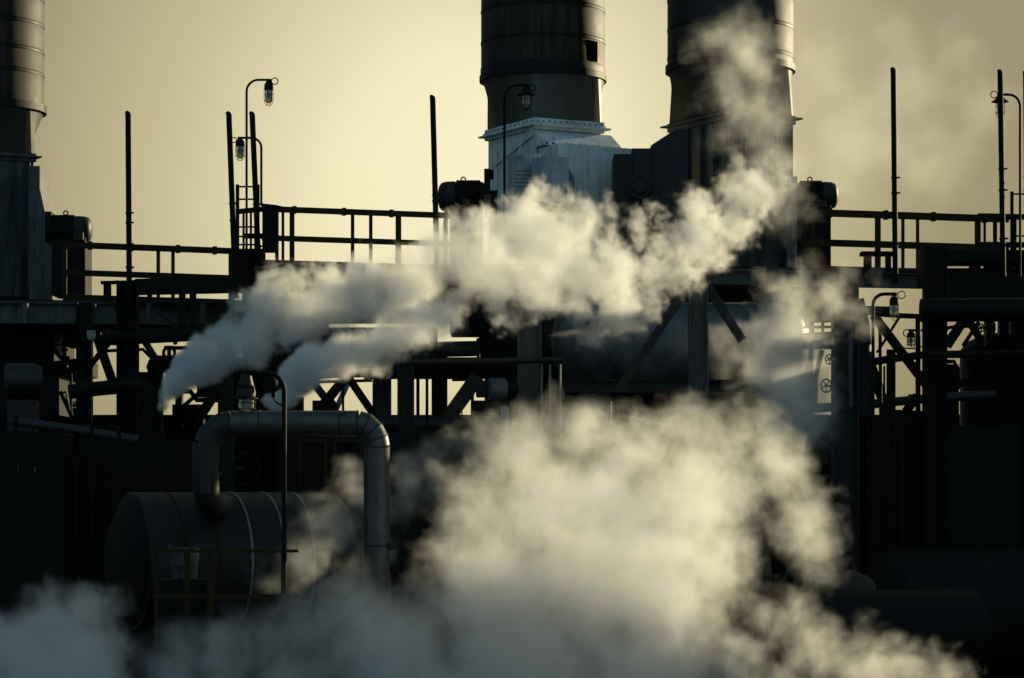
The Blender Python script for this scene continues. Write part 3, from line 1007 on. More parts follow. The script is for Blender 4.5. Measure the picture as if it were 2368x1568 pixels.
# ------------------------------------------------------------------ big tank behind the centre
D = 54.0
tk = thing('storage_tank', 'big blue-grey horizontal tank behind the braced column', 'tank', P(1530, 900, D))
r = M_(92, D)
c = P(1310, 792, D)
Lx = M_(525, D)
MB().lathe(c, [(.01, -.32), (r * .55, -.26), (r * .88, -.12), (r, 0), (r, Lx), (r * .88, Lx + .12), (r * .55, Lx + .26), (.01, Lx + .32)], axis=(1, 0, 0), n=64).build('shell', TANKM, tk, smooth=50)
for k in (.15, .5, .85):
    MB().lathe(c + Vector((Lx * k, 0, 0)), [(r * .99, 0), (r * 1.012, .004), (r * 1.012, .05), (r * .99, .054)], axis=(1, 0, 0), n=64).build('band', TANKM, tk)
for k in (.15, .85):
    q = c + Vector((Lx * k, 0, 0))
    MB().obox(Vector((q.x, D, 0)), .35, r * 1.5, q.z - r * .75).build('saddle', DARK, tk)
b = MB().ibeam(P(1296, 893, 51.5), P(1775, 893, 51.5), .2, M_(30, 51.5))
solo(b, 'deck_beam', DARK, 'dark I-beam running below the blue-grey tank', 'beam', 'steel I-beams')

# small motor and machines in the centre
t = thing('pump_motor', 'round grey pump motor left of the tall grey column', 'motor', P(1150, 935, 49.5))
MB().lathe(P(1130, 900, 49.5), [(M_(25, 49.5), 0), (M_(26, 49.5), .02), (M_(26, 49.5), M_(36, 49.5)), (M_(20, 49.5), M_(42, 49.5))], axis=(1, .25, 0), n=36).build('barrel', TANKM, t)
MB().lathe(P(1172, 900, 49.6), [(M_(22, 49.5), 0), (M_(22, 49.5), M_(18, 49.5)), (M_(10, 49.5), M_(26, 49.5))], axis=(1, .25, 0), n=30).build('end_bell', BLACK, t)
MB().rect(1100, 880, 1126, 918, 49.6, .3).build('gearbox', DARK, t, bevel=.02)
MB().rect(1095, 926, 1200, 960, 49.3, .6).build('bedplate', BLACK, t)
b = MB().rect(1158, 942, 1177, 1010, 47.5, .16)
b.poly([(1158, 942), (1167.5, 938), (1177, 942)], 47.5, .16)
solo(b, 'capped_post', PALE, 'short pale capped post poking out of the centre steam', 'post')

# ------------------------------------------------------------------ handwheel valves
def valve(label, x, y, rr, D, face=(.55, -1, 0), stem=1):
    t = thing('handwheel_valve', label, 'valve', P(x, y, D), 'valves with spoked handwheels')
    s = M_(1, D)
    a = Vector(face).normalized()
    w = MB().torus(P(x, y, D), a, s * rr, s * max(1.6, rr * .14), 24)
    xx = a.cross(Vector((0, 0, 1))).normalized()
    yy = a.cross(xx)
    for i in range(5):
        q = R(72 * i + 20)
        w.tube([P(x, y, D), P(x, y, D) + (xx * math.cos(q) + yy * math.sin(q)) * s * rr], s * 1.5, 6)
    w.lathe(P(x, y, D) - a * s * 3, [(s * 3.4, 0), (s * 3.4, s * 6)], axis=a, n=12)
    w.build('handwheel', BLACK, t)
    MB().tube([P(x, y, D), P(x + stem * rr * 1.5, y, D + .25)], s * 2.4, 8).build('stem', BLACK, t)
    b_ = MB().lathe(P(x + stem * rr * 1.4, y, D + .25), [(s * 5, 0), (s * 9, s * 4), (s * 9, s * 14), (s * 12, s * 14), (s * 12, s * 19)], axis=(stem, 0, 0), n=18)
    b_.build('body', BLACK, t)
    return t


valve('upper spoked valve wheel in the narrow sky gap behind steam', 1917, 831, 11, 51.5)
valve('lower, larger spoked valve wheel in the narrow sky gap', 1910, 892, 15, 51.3)
valve('little valve wheel in the upper far left sky slit', 171, 870, 6, 53)
valve('little valve wheel in the lower far left sky slit', 171, 938, 8, 53)
valve('valve wheel at the right end of the bright centre gap', 1076, 895, 6, 53)
valve('valve wheel beneath the big round-ended black pipe', 2268, 758, 9, 52)

# instrument pieces in the small gaps
t = thing('control_valve', 'knobbly black control valve in the upper far left sky gap', 'valve', P(150, 850, 53))
b = MB()
for y0, y1, w in ((786, 796, 7), (796, 806, 4), (806, 812, 8), (812, 826, 5), (826, 850, 9)):
    b.lathe(P(149, y1, 53), [(M_(w, 53), 0), (M_(w, 53), M_(y1 - y0, 53))], n=16)
b.build('bonnet', BLACK, t)
MB().tube([P(100, 815, 53), P(124, 808, 53), P(140, 826, 53), P(160, 830, 53)], M_(6, 53), 10).build('feed_pipe', BLACK, t)
MB().tube([P(118, 786, 53), P(130, 784, 53), P(142, 774, 53)], .012, 6).build('cable', BLACK, t)
solo(MB().tube([P(110, 795, 53.1), P(132, 790, 53.1), P(146, 772, 53.1)], .012, 6), 'cable', BLACK, 'thin drooping cable in the upper far left sky gap', 'cable')
t = thing('control_valve', 'black valve body under the fat sloping pipe left of the steam jet', 'valve', P(390, 850, 51))
b = MB()
for y0, y1, w in ((800, 806, 12), (806, 822, 5), (822, 826, 10)):
    b.lathe(P(391, y1, 51), [(M_(w, 51), 0), (M_(w, 51), M_(y1 - y0, 51))], n=16)
b.torus(P(391, 816, 51), (0, 1, 0), M_(13, 51), M_(4, 51), 20)
b.build('yoke', BLACK, t)
MB().lathe(P(372, 862, 51.2), [(M_(30, 51), 0), (M_(34, 51), M_(14, 51)), (M_(28, 51), M_(30, 51)), (M_(12, 51), M_(40, 51))], n=28).build('actuator', BLACK, t)
t = thing('control_valve', 'black valve body behind steam left of the upper spoked wheel', 'valve', P(1880, 790, 52))
b = MB()
for x0 in (1876, 1899):
    b.rect(x0, 745, x0 + 6, 772, 52, .08)
b.bar(P(1858, 757, 52), P(1930, 756, 52), .06, M_(6, 52))
b.poly([(1858, 770), (1935, 766), (1935, 806), (1858, 806)], 52, .3)
b.build('body', BLACK, t)

# conical vessels right of the valve wheels
D = 50.0
column('broad dark column right of the spoked valve wheels', 1924, 1982, 655, 50.0, DARK)
solo(MB().bar(P(1966, 745, D - .32), P(1966, 940, D - .32), M_(9, D), .03), 'edge_strip', BEAM, 'paler strip up the broad dark column by the valve wheels', 'strip')
D = 51.0
solo(MB().lathe(Vector((P(1992, 0, D).x, D, 0)), [(M_(22, D), 0), (M_(22, D), P(0, 800, D).z), (M_(19, D), P(0, 752, D).z), (M_(9, D), P(0, 706, D).z), (M_(5, D), P(0, 690, D).z)], n=32), 'settling_vessel', DARK, 'dark taper-topped vessel with sunlit right edge beside the broad column', 'vessel')

# black plant on the right
b = MB()
b.rect(2186, 578, 2400, 606, 52.5, 1)
b.rect(2186, 632, 2400, 700, 52.5, 1)
for x0, x1 in ((2186, 2190), (2255, 2267), (2289, 2300), (2302, 2312), (2324, 2342), (2354, 2400)):
    b.rect(x0, 606.3, x1, 631.7, 52.6, .8)
ck = thing('cable_rack', 'black box rack with a row of bright slots at the right edge', 'rack', P(2300, 700, 52.5))
b.build('slotted_boxes', BLACK, ck)
b = MB().prism([(10.25, 50.9, 0), (10.8, 50.9, 0), (10.8, 51.6, 0), (10.25, 51.6, 0)], Vector((0, 0, 8.3)))  # unseen block right of frame, added to shade the lower left steam
b.prism([(11.5, 50.9, 0), (21.0, 50.9, 0), (21.0, 50.9, 6.8), (18.0, 50.9, 8.0), (15.0, 50.9, 8.6), (11.5, 50.9, 8.6)], Vector((0, 2.2, 0)))
b.prism([(10.8, 51.0, 7.6), (11.5, 51.0, 7.6), (11.5, 51.5, 7.6), (10.8, 51.5, 7.6)], Vector((0, 0, .4)))
b.build('shade_block', BLACK, ck)
solo(MB().rect(2135, 570, 2187, 660, 50.2, .8), 'junction_cabinet', BLACK, 'square black cabinet atop the broad right column', 'cabinet')
D = 55.0
t = thing('process_vessel', 'black domed vessel filling the dark area at the right edge', 'vessel', Vector((P(2345, 0, D).x, D, 0)))
xx = P(2345, 0, D).x
MB().lathe((xx, D, 0), [(M_(125, D), 0), (M_(125, D), P(0, 812, D).z), (M_(112, D), P(0, 792, D).z), (M_(75, D), P(0, 774, D).z), (M_(10, D), P(0, 766, D).z)], n=56).build('shell', BLACK, t)
MB().rect(2190, 842, 2217, 985, 53.3, .5).build('side_box', BLACK, t)
MB().lathe(P(2330, 772, D), [(.1, 0), (.1, .5), (.2, .5), (.2, .58)], n=20).build('nozzle', BLACK, t)
MB().tube([P(2200, 970, 53), P(2208, 890, 53), P(2240, 880, 53)], .09, 12).build('side_pipe', BLACK, t)
b = MB().rect(2183, 735, 2190, 1000, 53, .2)
b.rect(2280, 735, 2300, 800, 53, .3)
b.rect(2312, 735, 2330, 800, 53, .3)
b.rect(2338, 735, 2400, 800, 53, .3)
b.rect(2300, 775, 2340, 800, 53, .3)
solo(b, 'pipe_support', BLACK, 'black support frame between the round-ended pipe and domed vessel', 'frame')

# black plant on the left
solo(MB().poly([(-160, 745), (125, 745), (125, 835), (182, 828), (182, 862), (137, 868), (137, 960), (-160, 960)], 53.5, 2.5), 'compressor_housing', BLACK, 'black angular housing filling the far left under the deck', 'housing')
t = thing('compressor', 'dim round-shouldered machine at the far lower left', 'machine', P(45, 965, 49))
MB().lathe(P(10, 880, 49), [(M_(35, 49), 0), (M_(40, 49), .05), (M_(40, 49), .55), (M_(30, 49), .7)], axis=(1, .2, 0), n=36).build('barrel', DULL, t)
MB().rect(15, 925, 78, 1000, 48.8, .6).build('bedplate', DARK, t, bevel=.02)
b = MB()
b.rect(125, 745, 500, 757, 53.6, 1.5)
b.rect(144, 757, 178, 799, 53.6, 1.2)
b.rect(213, 750, 245, 762, 53.6, 1.2)
solo(b, 'duct_run', BLACK, 'low black duct under the left deck above the sky gaps', 'duct')
solo(MB().rect(-160, 700, 130, 760, 53.5, 3), 'duct_run', BLACK, 'blocky black duct in the top left shadow under the deck', 'duct')
for lb, x0, y0, x1, y1, Dd in (
        ('black junction panel between the two left columns', 224, 905, 276, 1010, 53.0),
        ('black panel behind the steam jet pipe', 318, 860, 372, 1010, 52.5),
        ('narrow black panel left of the black column', 160, 945, 182, 1010, 53.0)):
    solo(MB().rect(x0, y0 if x0 != 224 else 963, x1, y1, Dd, .4), 'relay_cabinet', BLACK, lb, 'cabinet', 'black relay cabinets', bevel=.01)
b = MB()
b.rect(186, 826, 212, 862, 52.6, .3)
b.bar(P(186, 758, 52.6), P(215, 758, 52.6), .2, M_(14, 52))
solo(b, 'bracket_plate', BLACK, 'black plate on the column beside the glinting bulkhead lamp', 'plate')
# the machinery bulk behind the steam
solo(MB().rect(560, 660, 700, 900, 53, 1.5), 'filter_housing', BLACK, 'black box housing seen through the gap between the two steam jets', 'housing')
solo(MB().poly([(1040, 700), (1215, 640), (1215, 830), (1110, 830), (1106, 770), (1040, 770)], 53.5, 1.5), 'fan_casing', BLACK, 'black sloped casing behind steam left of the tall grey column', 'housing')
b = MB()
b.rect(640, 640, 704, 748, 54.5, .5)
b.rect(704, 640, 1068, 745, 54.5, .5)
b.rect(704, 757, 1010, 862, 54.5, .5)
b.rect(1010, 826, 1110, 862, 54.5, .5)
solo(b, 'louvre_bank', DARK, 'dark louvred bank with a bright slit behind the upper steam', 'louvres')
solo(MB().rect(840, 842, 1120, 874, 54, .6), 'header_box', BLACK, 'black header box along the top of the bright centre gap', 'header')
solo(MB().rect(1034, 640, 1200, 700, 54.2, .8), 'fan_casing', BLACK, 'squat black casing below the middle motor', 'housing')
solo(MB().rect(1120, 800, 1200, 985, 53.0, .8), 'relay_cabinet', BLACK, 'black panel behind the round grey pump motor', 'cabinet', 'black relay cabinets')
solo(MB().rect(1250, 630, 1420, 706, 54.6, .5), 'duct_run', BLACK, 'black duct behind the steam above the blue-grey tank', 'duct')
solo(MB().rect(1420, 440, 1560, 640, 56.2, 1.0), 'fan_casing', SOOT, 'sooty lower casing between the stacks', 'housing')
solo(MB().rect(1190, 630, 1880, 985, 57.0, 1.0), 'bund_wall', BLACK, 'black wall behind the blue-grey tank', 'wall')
b = MB()
b.rect(405, 828, 420, 985, 54, .3)
b.rect(398, 826, 640, 850, 54, .3)
b.rect(455, 850, 640, 918, 54, .3)
b.rect(398, 935, 470, 982, 54, .3)
b.rect(540, 918, 700, 985, 54, .3)
solo(b, 'pipe_support', BLACK, 'black frame of stubby members behind the left steam jet', 'frame')
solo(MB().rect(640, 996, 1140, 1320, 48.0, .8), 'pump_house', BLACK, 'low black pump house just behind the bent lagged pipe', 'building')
# long building behind everything
b = MB()
pb = thing('process_building', 'long low black building behind the pipework', 'building', P(1180, HZ + 4.5 / 64 * F, 66))
zt = P(0, 966, 66).z
w = MB()
x0, x1 = P(-500, 0, 66).x, P(3000, 0, 66).x
n = 240
pts = []
w.prism([(x0, 66, 0), (x1, 66, 0), (x1, 74, 0), (x0, 74, 0)], Vector((0, 0, zt)))
w.build('wall', WALLM, pb)
w = MB().prism([(x0 - .3, 65.6, zt + .003), (x1 + .3, 65.6, zt + .003), (x1 + .3, 74.4, zt + .003), (x0 - .3, 74.4, zt + .003)], Vector((0, 0, .06)))
w.build('roof', DARK, pb)
for x in (690, 770):
    f = MB()
    f.rect(x, 1015, x + 66, 1022, 47.6, .1)
    f.rect(x, 1022.2, x + 6, 1120, 47.6, .1)
    f.rect(x + 60, 1022.2, x + 66, 1120, 47.6, .1)
    d = f.build('door_frame', YELLOW, None)
    tag(d, ['dim yellow portal frame under the bent pipe, left one', 'dim yellow portal frame under the bent pipe, right one'][x > 700], 'frame', 'yellow portal frames')
    a = P(x + 3, 1120, 62)
# lower right duct with its pale ring
D = 41.0
t = thing('round_duct', 'dark round duct with a pale ring flange in the lower right steam gap', 'duct', P(1870, 1400, D))
a = Vector((.8, .6, -.1)).normalized()
c = P(1852, 1368, D)
MB().lathe(c, [(M_(50, D), .3), (M_(60, D), .0), (M_(64, D), .0), (M_(64, D), 1.0), (M_(55, D), 1.3)], axis=a, n=48).build('duct_body', VESSEL, t)
MB().lathe(c - a * .02, [(M_(56, D), -.02), (M_(68, D), -.02), (M_(68, D), .07), (M_(56, D), .07)], axis=a, n=48, ring=True).build('ring_flange', DULL, t)
a2 = Vector((.9, .42, 0)).normalized()
c = P(1860, 1470, 40.5)
solo(MB().lathe(c, [(.02, -.25), (M_(60, 40), -.16), (M_(98, 40), .06), (M_(104, 40), .2), (M_(104, 40), 3)], axis=a2, n=56), 'lagged_vessel', BLACK, 'dark vessel end under the ring-flanged duct, lower right', 'vessel')
t = thing('process_vessel', 'huge dim vessel shoulder in the black lower right corner', 'vessel', P(2240, 1560, 46))
MB().lathe(P(2060, 1420, 46), [(.02, -.5), (M_(90, 46), -.4), (M_(140, 46), -.1), (M_(150, 46), .2), (M_(150, 46), 4)], axis=(.95, .3, 0), n=64).build('shell', BLACK, t)
for lb, x0, y0, x1, y1, Dd in (
        ('black switchgear cabinet below the right sky gap', 2000, 960, 2135, 1240, 50.0),
        ('tall black cabinet below the domed vessel', 2186, 985, 2360, 1300, 49.0),
        ('wide black cabinet behind the lower right steam edge', 1870, 962, 1995, 1260, 52.0)):
    a = P((x0 + x1) / 2, y0, Dd)
    solo(MB().obox((a.x, Dd + .4, 0), M_(x1 - x0, Dd), .8, a.z), 'switch_cabinet', BLACK, lb, 'cabinet', 'black switch cabinets', bevel=.02)
for lb, x0, x1, y0, Dd in (
        ('black skid housing under the far left machine', -120, 150, 1000, 47.0),
        ('black skid housing behind the lagged vessel', 180, 440, 1020, 49.0)):
    a = P((x0 + x1) / 2, y0, Dd)
    solo(MB().obox((a.x, Dd + .5, 0), M_(x1 - x0, Dd), 1.0, a.z), 'skid_housing', BLACK, lb, 'housing', 'black skid housings', bevel=.02)
b = MB().torus(P(570, 1085, 41.5), (.9, -1, 0), M_(38, 41.5), .02, 32)
for i in range(0):
    q = R(45 + 90 * i)
    b.tube([P(600, 1085, 41.5), P(600 + 38 * math.cos(q), 1085 - 38 * math.sin(q), 41.5)], .014, 6)
b.tube([P(570, 1047, 41.5), P(570, 1085, 41.5), P(570, 1123, 41.5)], .012, 6)
b.tube([P(570, 1085, 41.5), P(540, 1085, 42.0)], .04, 10)
solo(b, 'valve_handwheel', BLACK, 'large dim handwheel under the bent lagged pipe', 'valve wheel')


# ------------------------------------------------------------------ steam: real volumes, one grid each
def steam_mat(name, aniso):
    m = bpy.data.materials.new(name)
    m.use_nodes = True
    nt = m.node_tree
    nt.nodes.clear()
    v = nt.nodes.new('ShaderNodeVolumePrincipled')
    o = nt.nodes.new('ShaderNodeOutputMaterial')
    v.inputs['Color'].default_value = (.99, .99, .99, 1)
    v.inputs['Density'].default_value = 1
    v.inputs['Anisotropy'].default_value = aniso
    nt.links.new(v.outputs[0], o.inputs['Volume'])
    return m


STEAM = steam_mat('water_steam', .5)


def steam(name, label, D, blobs, voxel, dens, amp=.35, nscale=1.6, edge=.2, warp=.25, thick=1.0, seed=0, mod=.5, group='drifting steam', coarse=3.0, grow=1.0, bias=.0, ampx=None, densx=None):
    """blobs: (x px, y px, r px[, density factor[, depth offset m]]). A density grid: union of soft balls, edges broken up by noise"""
    rnd = random.Random(seed + 5)
    s = M_(1, D)
    B = []
    for bb in blobs:
        r = bb[2] * s * grow
        k = bb[3] if len(bb) > 3 else 1
        dz = bb[4] if len(bb) > 4 else rnd.uniform(-.3, .3) * r
        B.append((P(bb[0], bb[1], D) + Vector((0, dz, 0)), r, k))
    lo = Vector([min(p[i] - r * 1.35 - .15 for p, r, k in B) for i in range(3)])
    hi = Vector([max(p[i] + r * 1.35 + .15 for p, r, k in B) for i in range(3)])
    ng = bpy.data.node_groups.new(name, 'GeometryNodeTree')
    ng.interface.new_socket('Geometry', in_out='INPUT', socket_type='NodeSocketGeometry')
    ng.interface.new_socket('Geometry', in_out='OUTPUT', socket_type='NodeSocketGeometry')
    N, L = ng.nodes, ng.links

    def math_(op, a, b=None, c=None, clamp=False):
        n = N.new('ShaderNodeMath')
        n.operation = op
        n.use_clamp = clamp
        for i, v in enumerate((a, b, c)):
            if v is None:
                continue
            if isinstance(v, (int, float)):
                n.inputs[i].default_value = v
            else:
                L.new(v, n.inputs[i])
        return n.outputs[0]

    def vmath(op, a, b=None):
        n = N.new('ShaderNodeVectorMath')
        n.operation = op
        for i, v in enumerate((a, b)):
            if v is None:
                continue
            if isinstance(v, (tuple, Vector)):
                n.inputs[i].default_value = v
            elif isinstance(v, (int, float)):
                n.inputs['Scale'].default_value = v
            else:
                L.new(v, n.inputs[i])
        return n

    pos = N.new('GeometryNodeInputPosition').outputs[0]
    p0 = vmath('ADD', pos, Vector((seed * 13.7, seed * 5.1, seed * 7.3))).outputs[0]

    def noise(scale, detail, rough, vec, dist=0.0, color=False):
        n = N.new('ShaderNodeTexNoise')
        n.inputs['Scale'].default_value = scale
        n.inputs['Detail'].default_value = detail
        n.inputs['Roughness'].default_value = rough
        n.inputs['Distortion'].default_value = dist
        L.new(vec, n.inputs['Vector'])
        return n.outputs['Color' if color else 'Fac']

    wv = vmath('SUBTRACT', noise(nscale * .55, 2, .5, p0, 0, True), Vector((.5, .5, .5))).outputs[0]
    wv2 = vmath('SUBTRACT', noise(nscale * 2.2, 2, .5, p0, 0, True), Vector((.5, .5, .5))).outputs[0]
    pw = vmath('ADD', pos, vmath('SCALE', wv, warp * 2).outputs[0]).outputs[0]
    wv3 = vmath('SUBTRACT', noise(nscale * 6.0, 2, .5, p0, 0, True), Vector((.5, .5, .5))).outputs[0]
    wsum = vmath('ADD', vmath('SCALE', wv2, warp * .8).outputs[0], vmath('SCALE', wv3, warp * .3).outputs[0]).outputs[0]
    fx_ = None
    if ampx:
        mr_ = N.new('ShaderNodeMapRange')
        sx = N.new('ShaderNodeSeparateXYZ')
        L.new(pos, sx.inputs[0])
        L.new(sx.outputs[0], mr_.inputs['Value'])
        mr_.inputs['From Min'].default_value = P(ampx[0], 0, D).x
        mr_.inputs['From Max'].default_value = P(ampx[2], 0, D).x
        mr_.inputs['To Min'].default_value = ampx[1]
        mr_.inputs['To Max'].default_value = ampx[3]
        fx_ = mr_.outputs[0]
        wsum = vmath('SCALE', wsum, None).outputs[0] if False else wsum
        sc_n = N.new('ShaderNodeVectorMath')
        sc_n.operation = 'SCALE'
        L.new(wsum, sc_n.inputs[0])
        L.new(fx_, sc_n.inputs['Scale'])
        wsum = sc_n.outputs[0]
        pw = pos
    pw = vmath('ADD', pw, wsum).outputs[0]
    # the union of balls is worked out once on a coarse lattice of points, then read back smoothly
    cell = voxel * coarse
    n3 = [int(math.ceil((hi[i] - lo[i]) / cell)) + 3 for i in range(3)]
    org = lo - Vector((cell, cell, cell))
    idx = N.new('GeometryNodeInputIndex').outputs[0]
    fx = math_('FLOORED_MODULO', idx, n3[0])
    q = math_('FLOOR', math_('MULTIPLY', math_('ADD', idx, .5), 1.0 / n3[0]))
    fy = math_('FLOORED_MODULO', q, n3[1])
    fz = math_('FLOOR', math_('MULTIPLY', math_('ADD', q, .5), 1.0 / n3[1]))
    cb = N.new('ShaderNodeCombineXYZ')
    for i, f_ in enumerate((fx, fy, fz)):
        L.new(f_, cb.inputs[i])
    cp = vmath('ADD', vmath('SCALE', cb.outputs[0], cell).outputs[0], org).outputs[0]
    acc = None
    for p, r, k in B:
        sub = vmath('SUBTRACT', cp, p).outputs[0]
        if thick != 1:
            sub = vmath('MULTIPLY', sub, Vector((1, 1 / thick, 1))).outputs[0]
        d = math_('SUBTRACT', r, vmath('LENGTH', sub).outputs['Value'])      # > 0 inside
        d = math_('MULTIPLY', d, k) if k != 1 else d
        acc = d if acc is None else math_('SMOOTH_MAX', acc, d, .10)
    pts = N.new('GeometryNodePoints')
    pts.inputs['Count'].default_value = n3[0] * n3[1] * n3[2]
    cap = N.new('GeometryNodeCaptureAttribute')
    cap.capture_items.new('FLOAT', 'field')
    L.new(pts.outputs[0], cap.inputs[0])
    L.new(acc, cap.inputs[1])
    gpos = vmath('SCALE', vmath('SUBTRACT', pw, org).outputs[0], 1.0 / cell).outputs[0]
    sp = N.new('ShaderNodeSeparateXYZ')
    L.new(gpos, sp.inputs[0])
    i0, fr = [], []
    for i in range(3):
        c_ = math_('MINIMUM', math_('MAXIMUM', sp.outputs[i], 0.0), n3[i] - 1.01)
        f_ = math_('FLOOR', c_)
        i0.append(f_)
        fr.append(math_('SUBTRACT', c_, f_))
    b0 = math_('MULTIPLY_ADD', math_('MULTIPLY_ADD', i0[2], n3[1], i0[1]), n3[0], i0[0])

    def samp(off):
        n = N.new('GeometryNodeSampleIndex')
        n.data_type = 'FLOAT'
        n.domain = 'POINT'
        n.clamp = True
        L.new(cap.outputs[0], n.inputs['Geometry'])
        L.new(cap.outputs[1], n.inputs['Value'])
        L.new(math_('ADD', b0, off + .25), n.inputs['Index'])
        return n.outputs[0]

    lerp = lambda u, v, f: math_('MULTIPLY_ADD', math_('SUBTRACT', v, u), f, u)
    zz = []
    for kz in (0, 1):
        yy = []
        for ky in (0, 1):
            o_ = kz * n3[0] * n3[1] + ky * n3[0]
            yy.append(lerp(samp(o_), samp(o_ + 1), fr[0]))
        zz.append(lerp(yy[0], yy[1], fr[1]))
    acc = lerp(zz[0], zz[1], fr[2])
    vor = N.new('ShaderNodeTexVoronoi')
    vor.feature = 'F1'
    vor.inputs['Scale'].default_value = nscale * 1.6
    vor.inputs['Detail'].default_value = 2.5
    vor.inputs['Roughness'].default_value = .55
    L.new(vmath('ADD', p0, vmath('SCALE', wv2, .5).outputs[0]).outputs[0], vor.inputs['Vector'])
    fb = noise(nscale * 1.1, 7, .66, p0, .5)
    fb2 = noise(nscale * 3.6, 6, .7, p0, .8)
    disp = math_('ADD', math_('MULTIPLY', math_('SUBTRACT', fb, .5), amp * 2.6), math_('MULTIPLY', math_('SUBTRACT', fb2, .5), amp * 1.9))
    disp = math_('ADD', disp, math_('MULTIPLY', math_('SUBTRACT', .42, vor.outputs['Distance']), amp * .75))
    disp = math_('ADD', disp, bias)
    if fx_ is not None:
        disp = math_('MULTIPLY', disp, fx_)
    sd = math_('ADD', acc, disp)
    if fx_ is not None:
        d = math_('DIVIDE', math_('MULTIPLY_ADD', fx_, edge * .25, sd), math_('MULTIPLY', fx_, edge), clamp=True)
    else:
        d = math_('MULTIPLY', math_('ADD', sd, edge * .25), 1 / edge, clamp=True)
    d = math_('MULTIPLY', math_('MULTIPLY', d, d), math_('SUBTRACT', 3, math_('MULTIPLY', d, 2)))
    inner = math_('MULTIPLY_ADD', math_('SUBTRACT', noise(nscale * 1.7, 5, .6, p0, .8), .5), mod * 4, 1)
    inner = math_('MAXIMUM', inner, .05)
    d = math_('MULTIPLY', math_('MULTIPLY', d, inner), dens)
    if fx_ is not None:
        d = math_('MULTIPLY', d, math_('MINIMUM', math_('DIVIDE', 1, fx_), 4.5))
    if densx:
        m2 = N.new('ShaderNodeMapRange')
        s2 = N.new('ShaderNodeSeparateXYZ')
        L.new(pos, s2.inputs[0])
        L.new(s2.outputs[0], m2.inputs['Value'])
        for k_, v_ in (('From Min', P(densx[0], 0, D).x), ('From Max', P(densx[2], 0, D).x), ('To Min', densx[1]), ('To Max', densx[3])):
            m2.inputs[k_].default_value = v_
        d = math_('MULTIPLY', d, m2.outputs[0])
    d = math_('MULTIPLY', d, math_('GREATER_THAN', d, dens * .012))
    vc = N.new('GeometryNodeVolumeCube')
    L.new(d, vc.inputs['Density'])
    vc.inputs['Min'].default_value = lo
    vc.inputs['Max'].default_value = hi
    for i, ax_ in enumerate('XYZ'):
        vc.inputs['Resolution ' + ax_].default_value = max(8, int((hi[i] - lo[i]) / voxel))
    sm = N.new('GeometryNodeSetMaterial')
    sm.inputs['Material'].default_value = STEAM
    out = N.new('NodeGroupOutput')
    L.new(vc.outputs[0], sm.inputs[0])
    L.new(sm.outputs[0], out.inputs[0])
    v = bpy.data.volumes.new(name)
    v.materials.append(STEAM)
    o = bpy.data.objects.new(name, v)
    C.objects.link(o)
    o.modifiers.new('grid', 'NODES').node_group = ng
    return tag(o, label, 'steam', group, 'stuff')


A = [(374, 992, 7), (372, 968, 10), (378, 940, 16), (390, 908, 24), (412, 880, 36), (440, 852, 46), (480, 832, 56), (462, 795, 26), (530, 800, 60),
     (545, 752, 42), (590, 790, 66), (612, 720, 68), (585, 690, 32), (645, 662, 55), (692, 648, 48), (705, 722, 76), (655, 775, 45), (770, 692, 88),
     (760, 640, 36), (860, 672, 90), (850, 615, 40), (950, 655, 85), (930, 610, 48), (1040, 590, 82), (1052, 528, 46), (1112, 520, 58), (1135, 610, 95),
     (1232, 540, 95), (1240, 460, 48), (1205, 478, 44), (1285, 475, 46), (1335, 530, 62), (1240, 640, 82), (1330, 620, 82), (1395, 560, 48), (1408, 480, 30),
     (1402, 445, 20), (1415, 640, 78), (1425, 720, 62), (1335, 700, 60), (1440, 770, 30), (1510, 630, 66), (1530, 560, 50), (1520, 490, 34), (1600, 560, 66),
     (1612, 480, 50), (1600, 630, 50), (1690, 520, 64), (1680, 430, 40), (1718, 380, 42), (1752, 460, 58), (1775, 350, 28), (1800, 430, 34), (1700, 350, 26),
     (1140, 690, 48), (1045, 695, 48), (1040, 750, 34), (1230, 720, 40)]
A += [(1300, 478, 44), (1365, 490, 42), (1175, 505, 44), (1380, 775, 46), (1460, 745, 46), (1180, 740, 42), (1500, 700, 50), (1420, 600, 60), (1560, 620, 60), (1650, 580, 60), (1480, 520, 40), (1740, 430, 60), (1780, 390, 44), (1640, 520, 60), (1350, 760, 34), (1270, 690, 60), (560, 700, 40), (800, 600, 22), (1480, 560, 40), (1460, 690, 50), (1380, 740, 36), (1290, 560, 70), (1180, 560, 60), (960, 590, 40)]
steam('steam_cloud', 'long bright steam plume sweeping up right across the middle stack', 47.0, A, .03, 3.6, amp=.32, nscale=1.65, edge=.32, warp=.28, seed=1, mod=.7, grow=1.1, bias=.04, ampx=(360, .1, 760, 1.0), thick=.65)
A2 = [(640, 935, 18), (662, 905, 30), (690, 872, 42), (730, 842, 46), (785, 822, 48), (845, 812, 46), (900, 788, 48), (955, 765, 52), (1010, 740, 46), (880, 845, 24), (620, 930, 14)]
steam('steam_cloud', 'smaller steam jet below the long plume, rising from behind the big lamp', 46.2, A2, .03, 5.0, amp=.24, nscale=1.9, edge=.28, warp=.2, seed=2, grow=1.25, bias=.08, ampx=(610, .2, 900, 1.0), thick=.7)
W = [(1650, 95, 45), (1700, 60, 40), (1725, 140, 70), (1690, 215, 55), (1745, 235, 65), (1600, 110, 28), (1765, 180, 45), (1785, 280, 55), (1690, 300, 40),
     (1760, 340, 45), (1800, 380, 60), (1820, 480, 50), (1640, 150, 30)]
steam('steam_cloud', 'thin torn wisp of steam drifting up over the soot blackened stack', 49.5, W, .045, .7, amp=.42, nscale=1.25, edge=1.0, warp=.5, seed=3, mod=.8, grow=1.35, bias=.04)
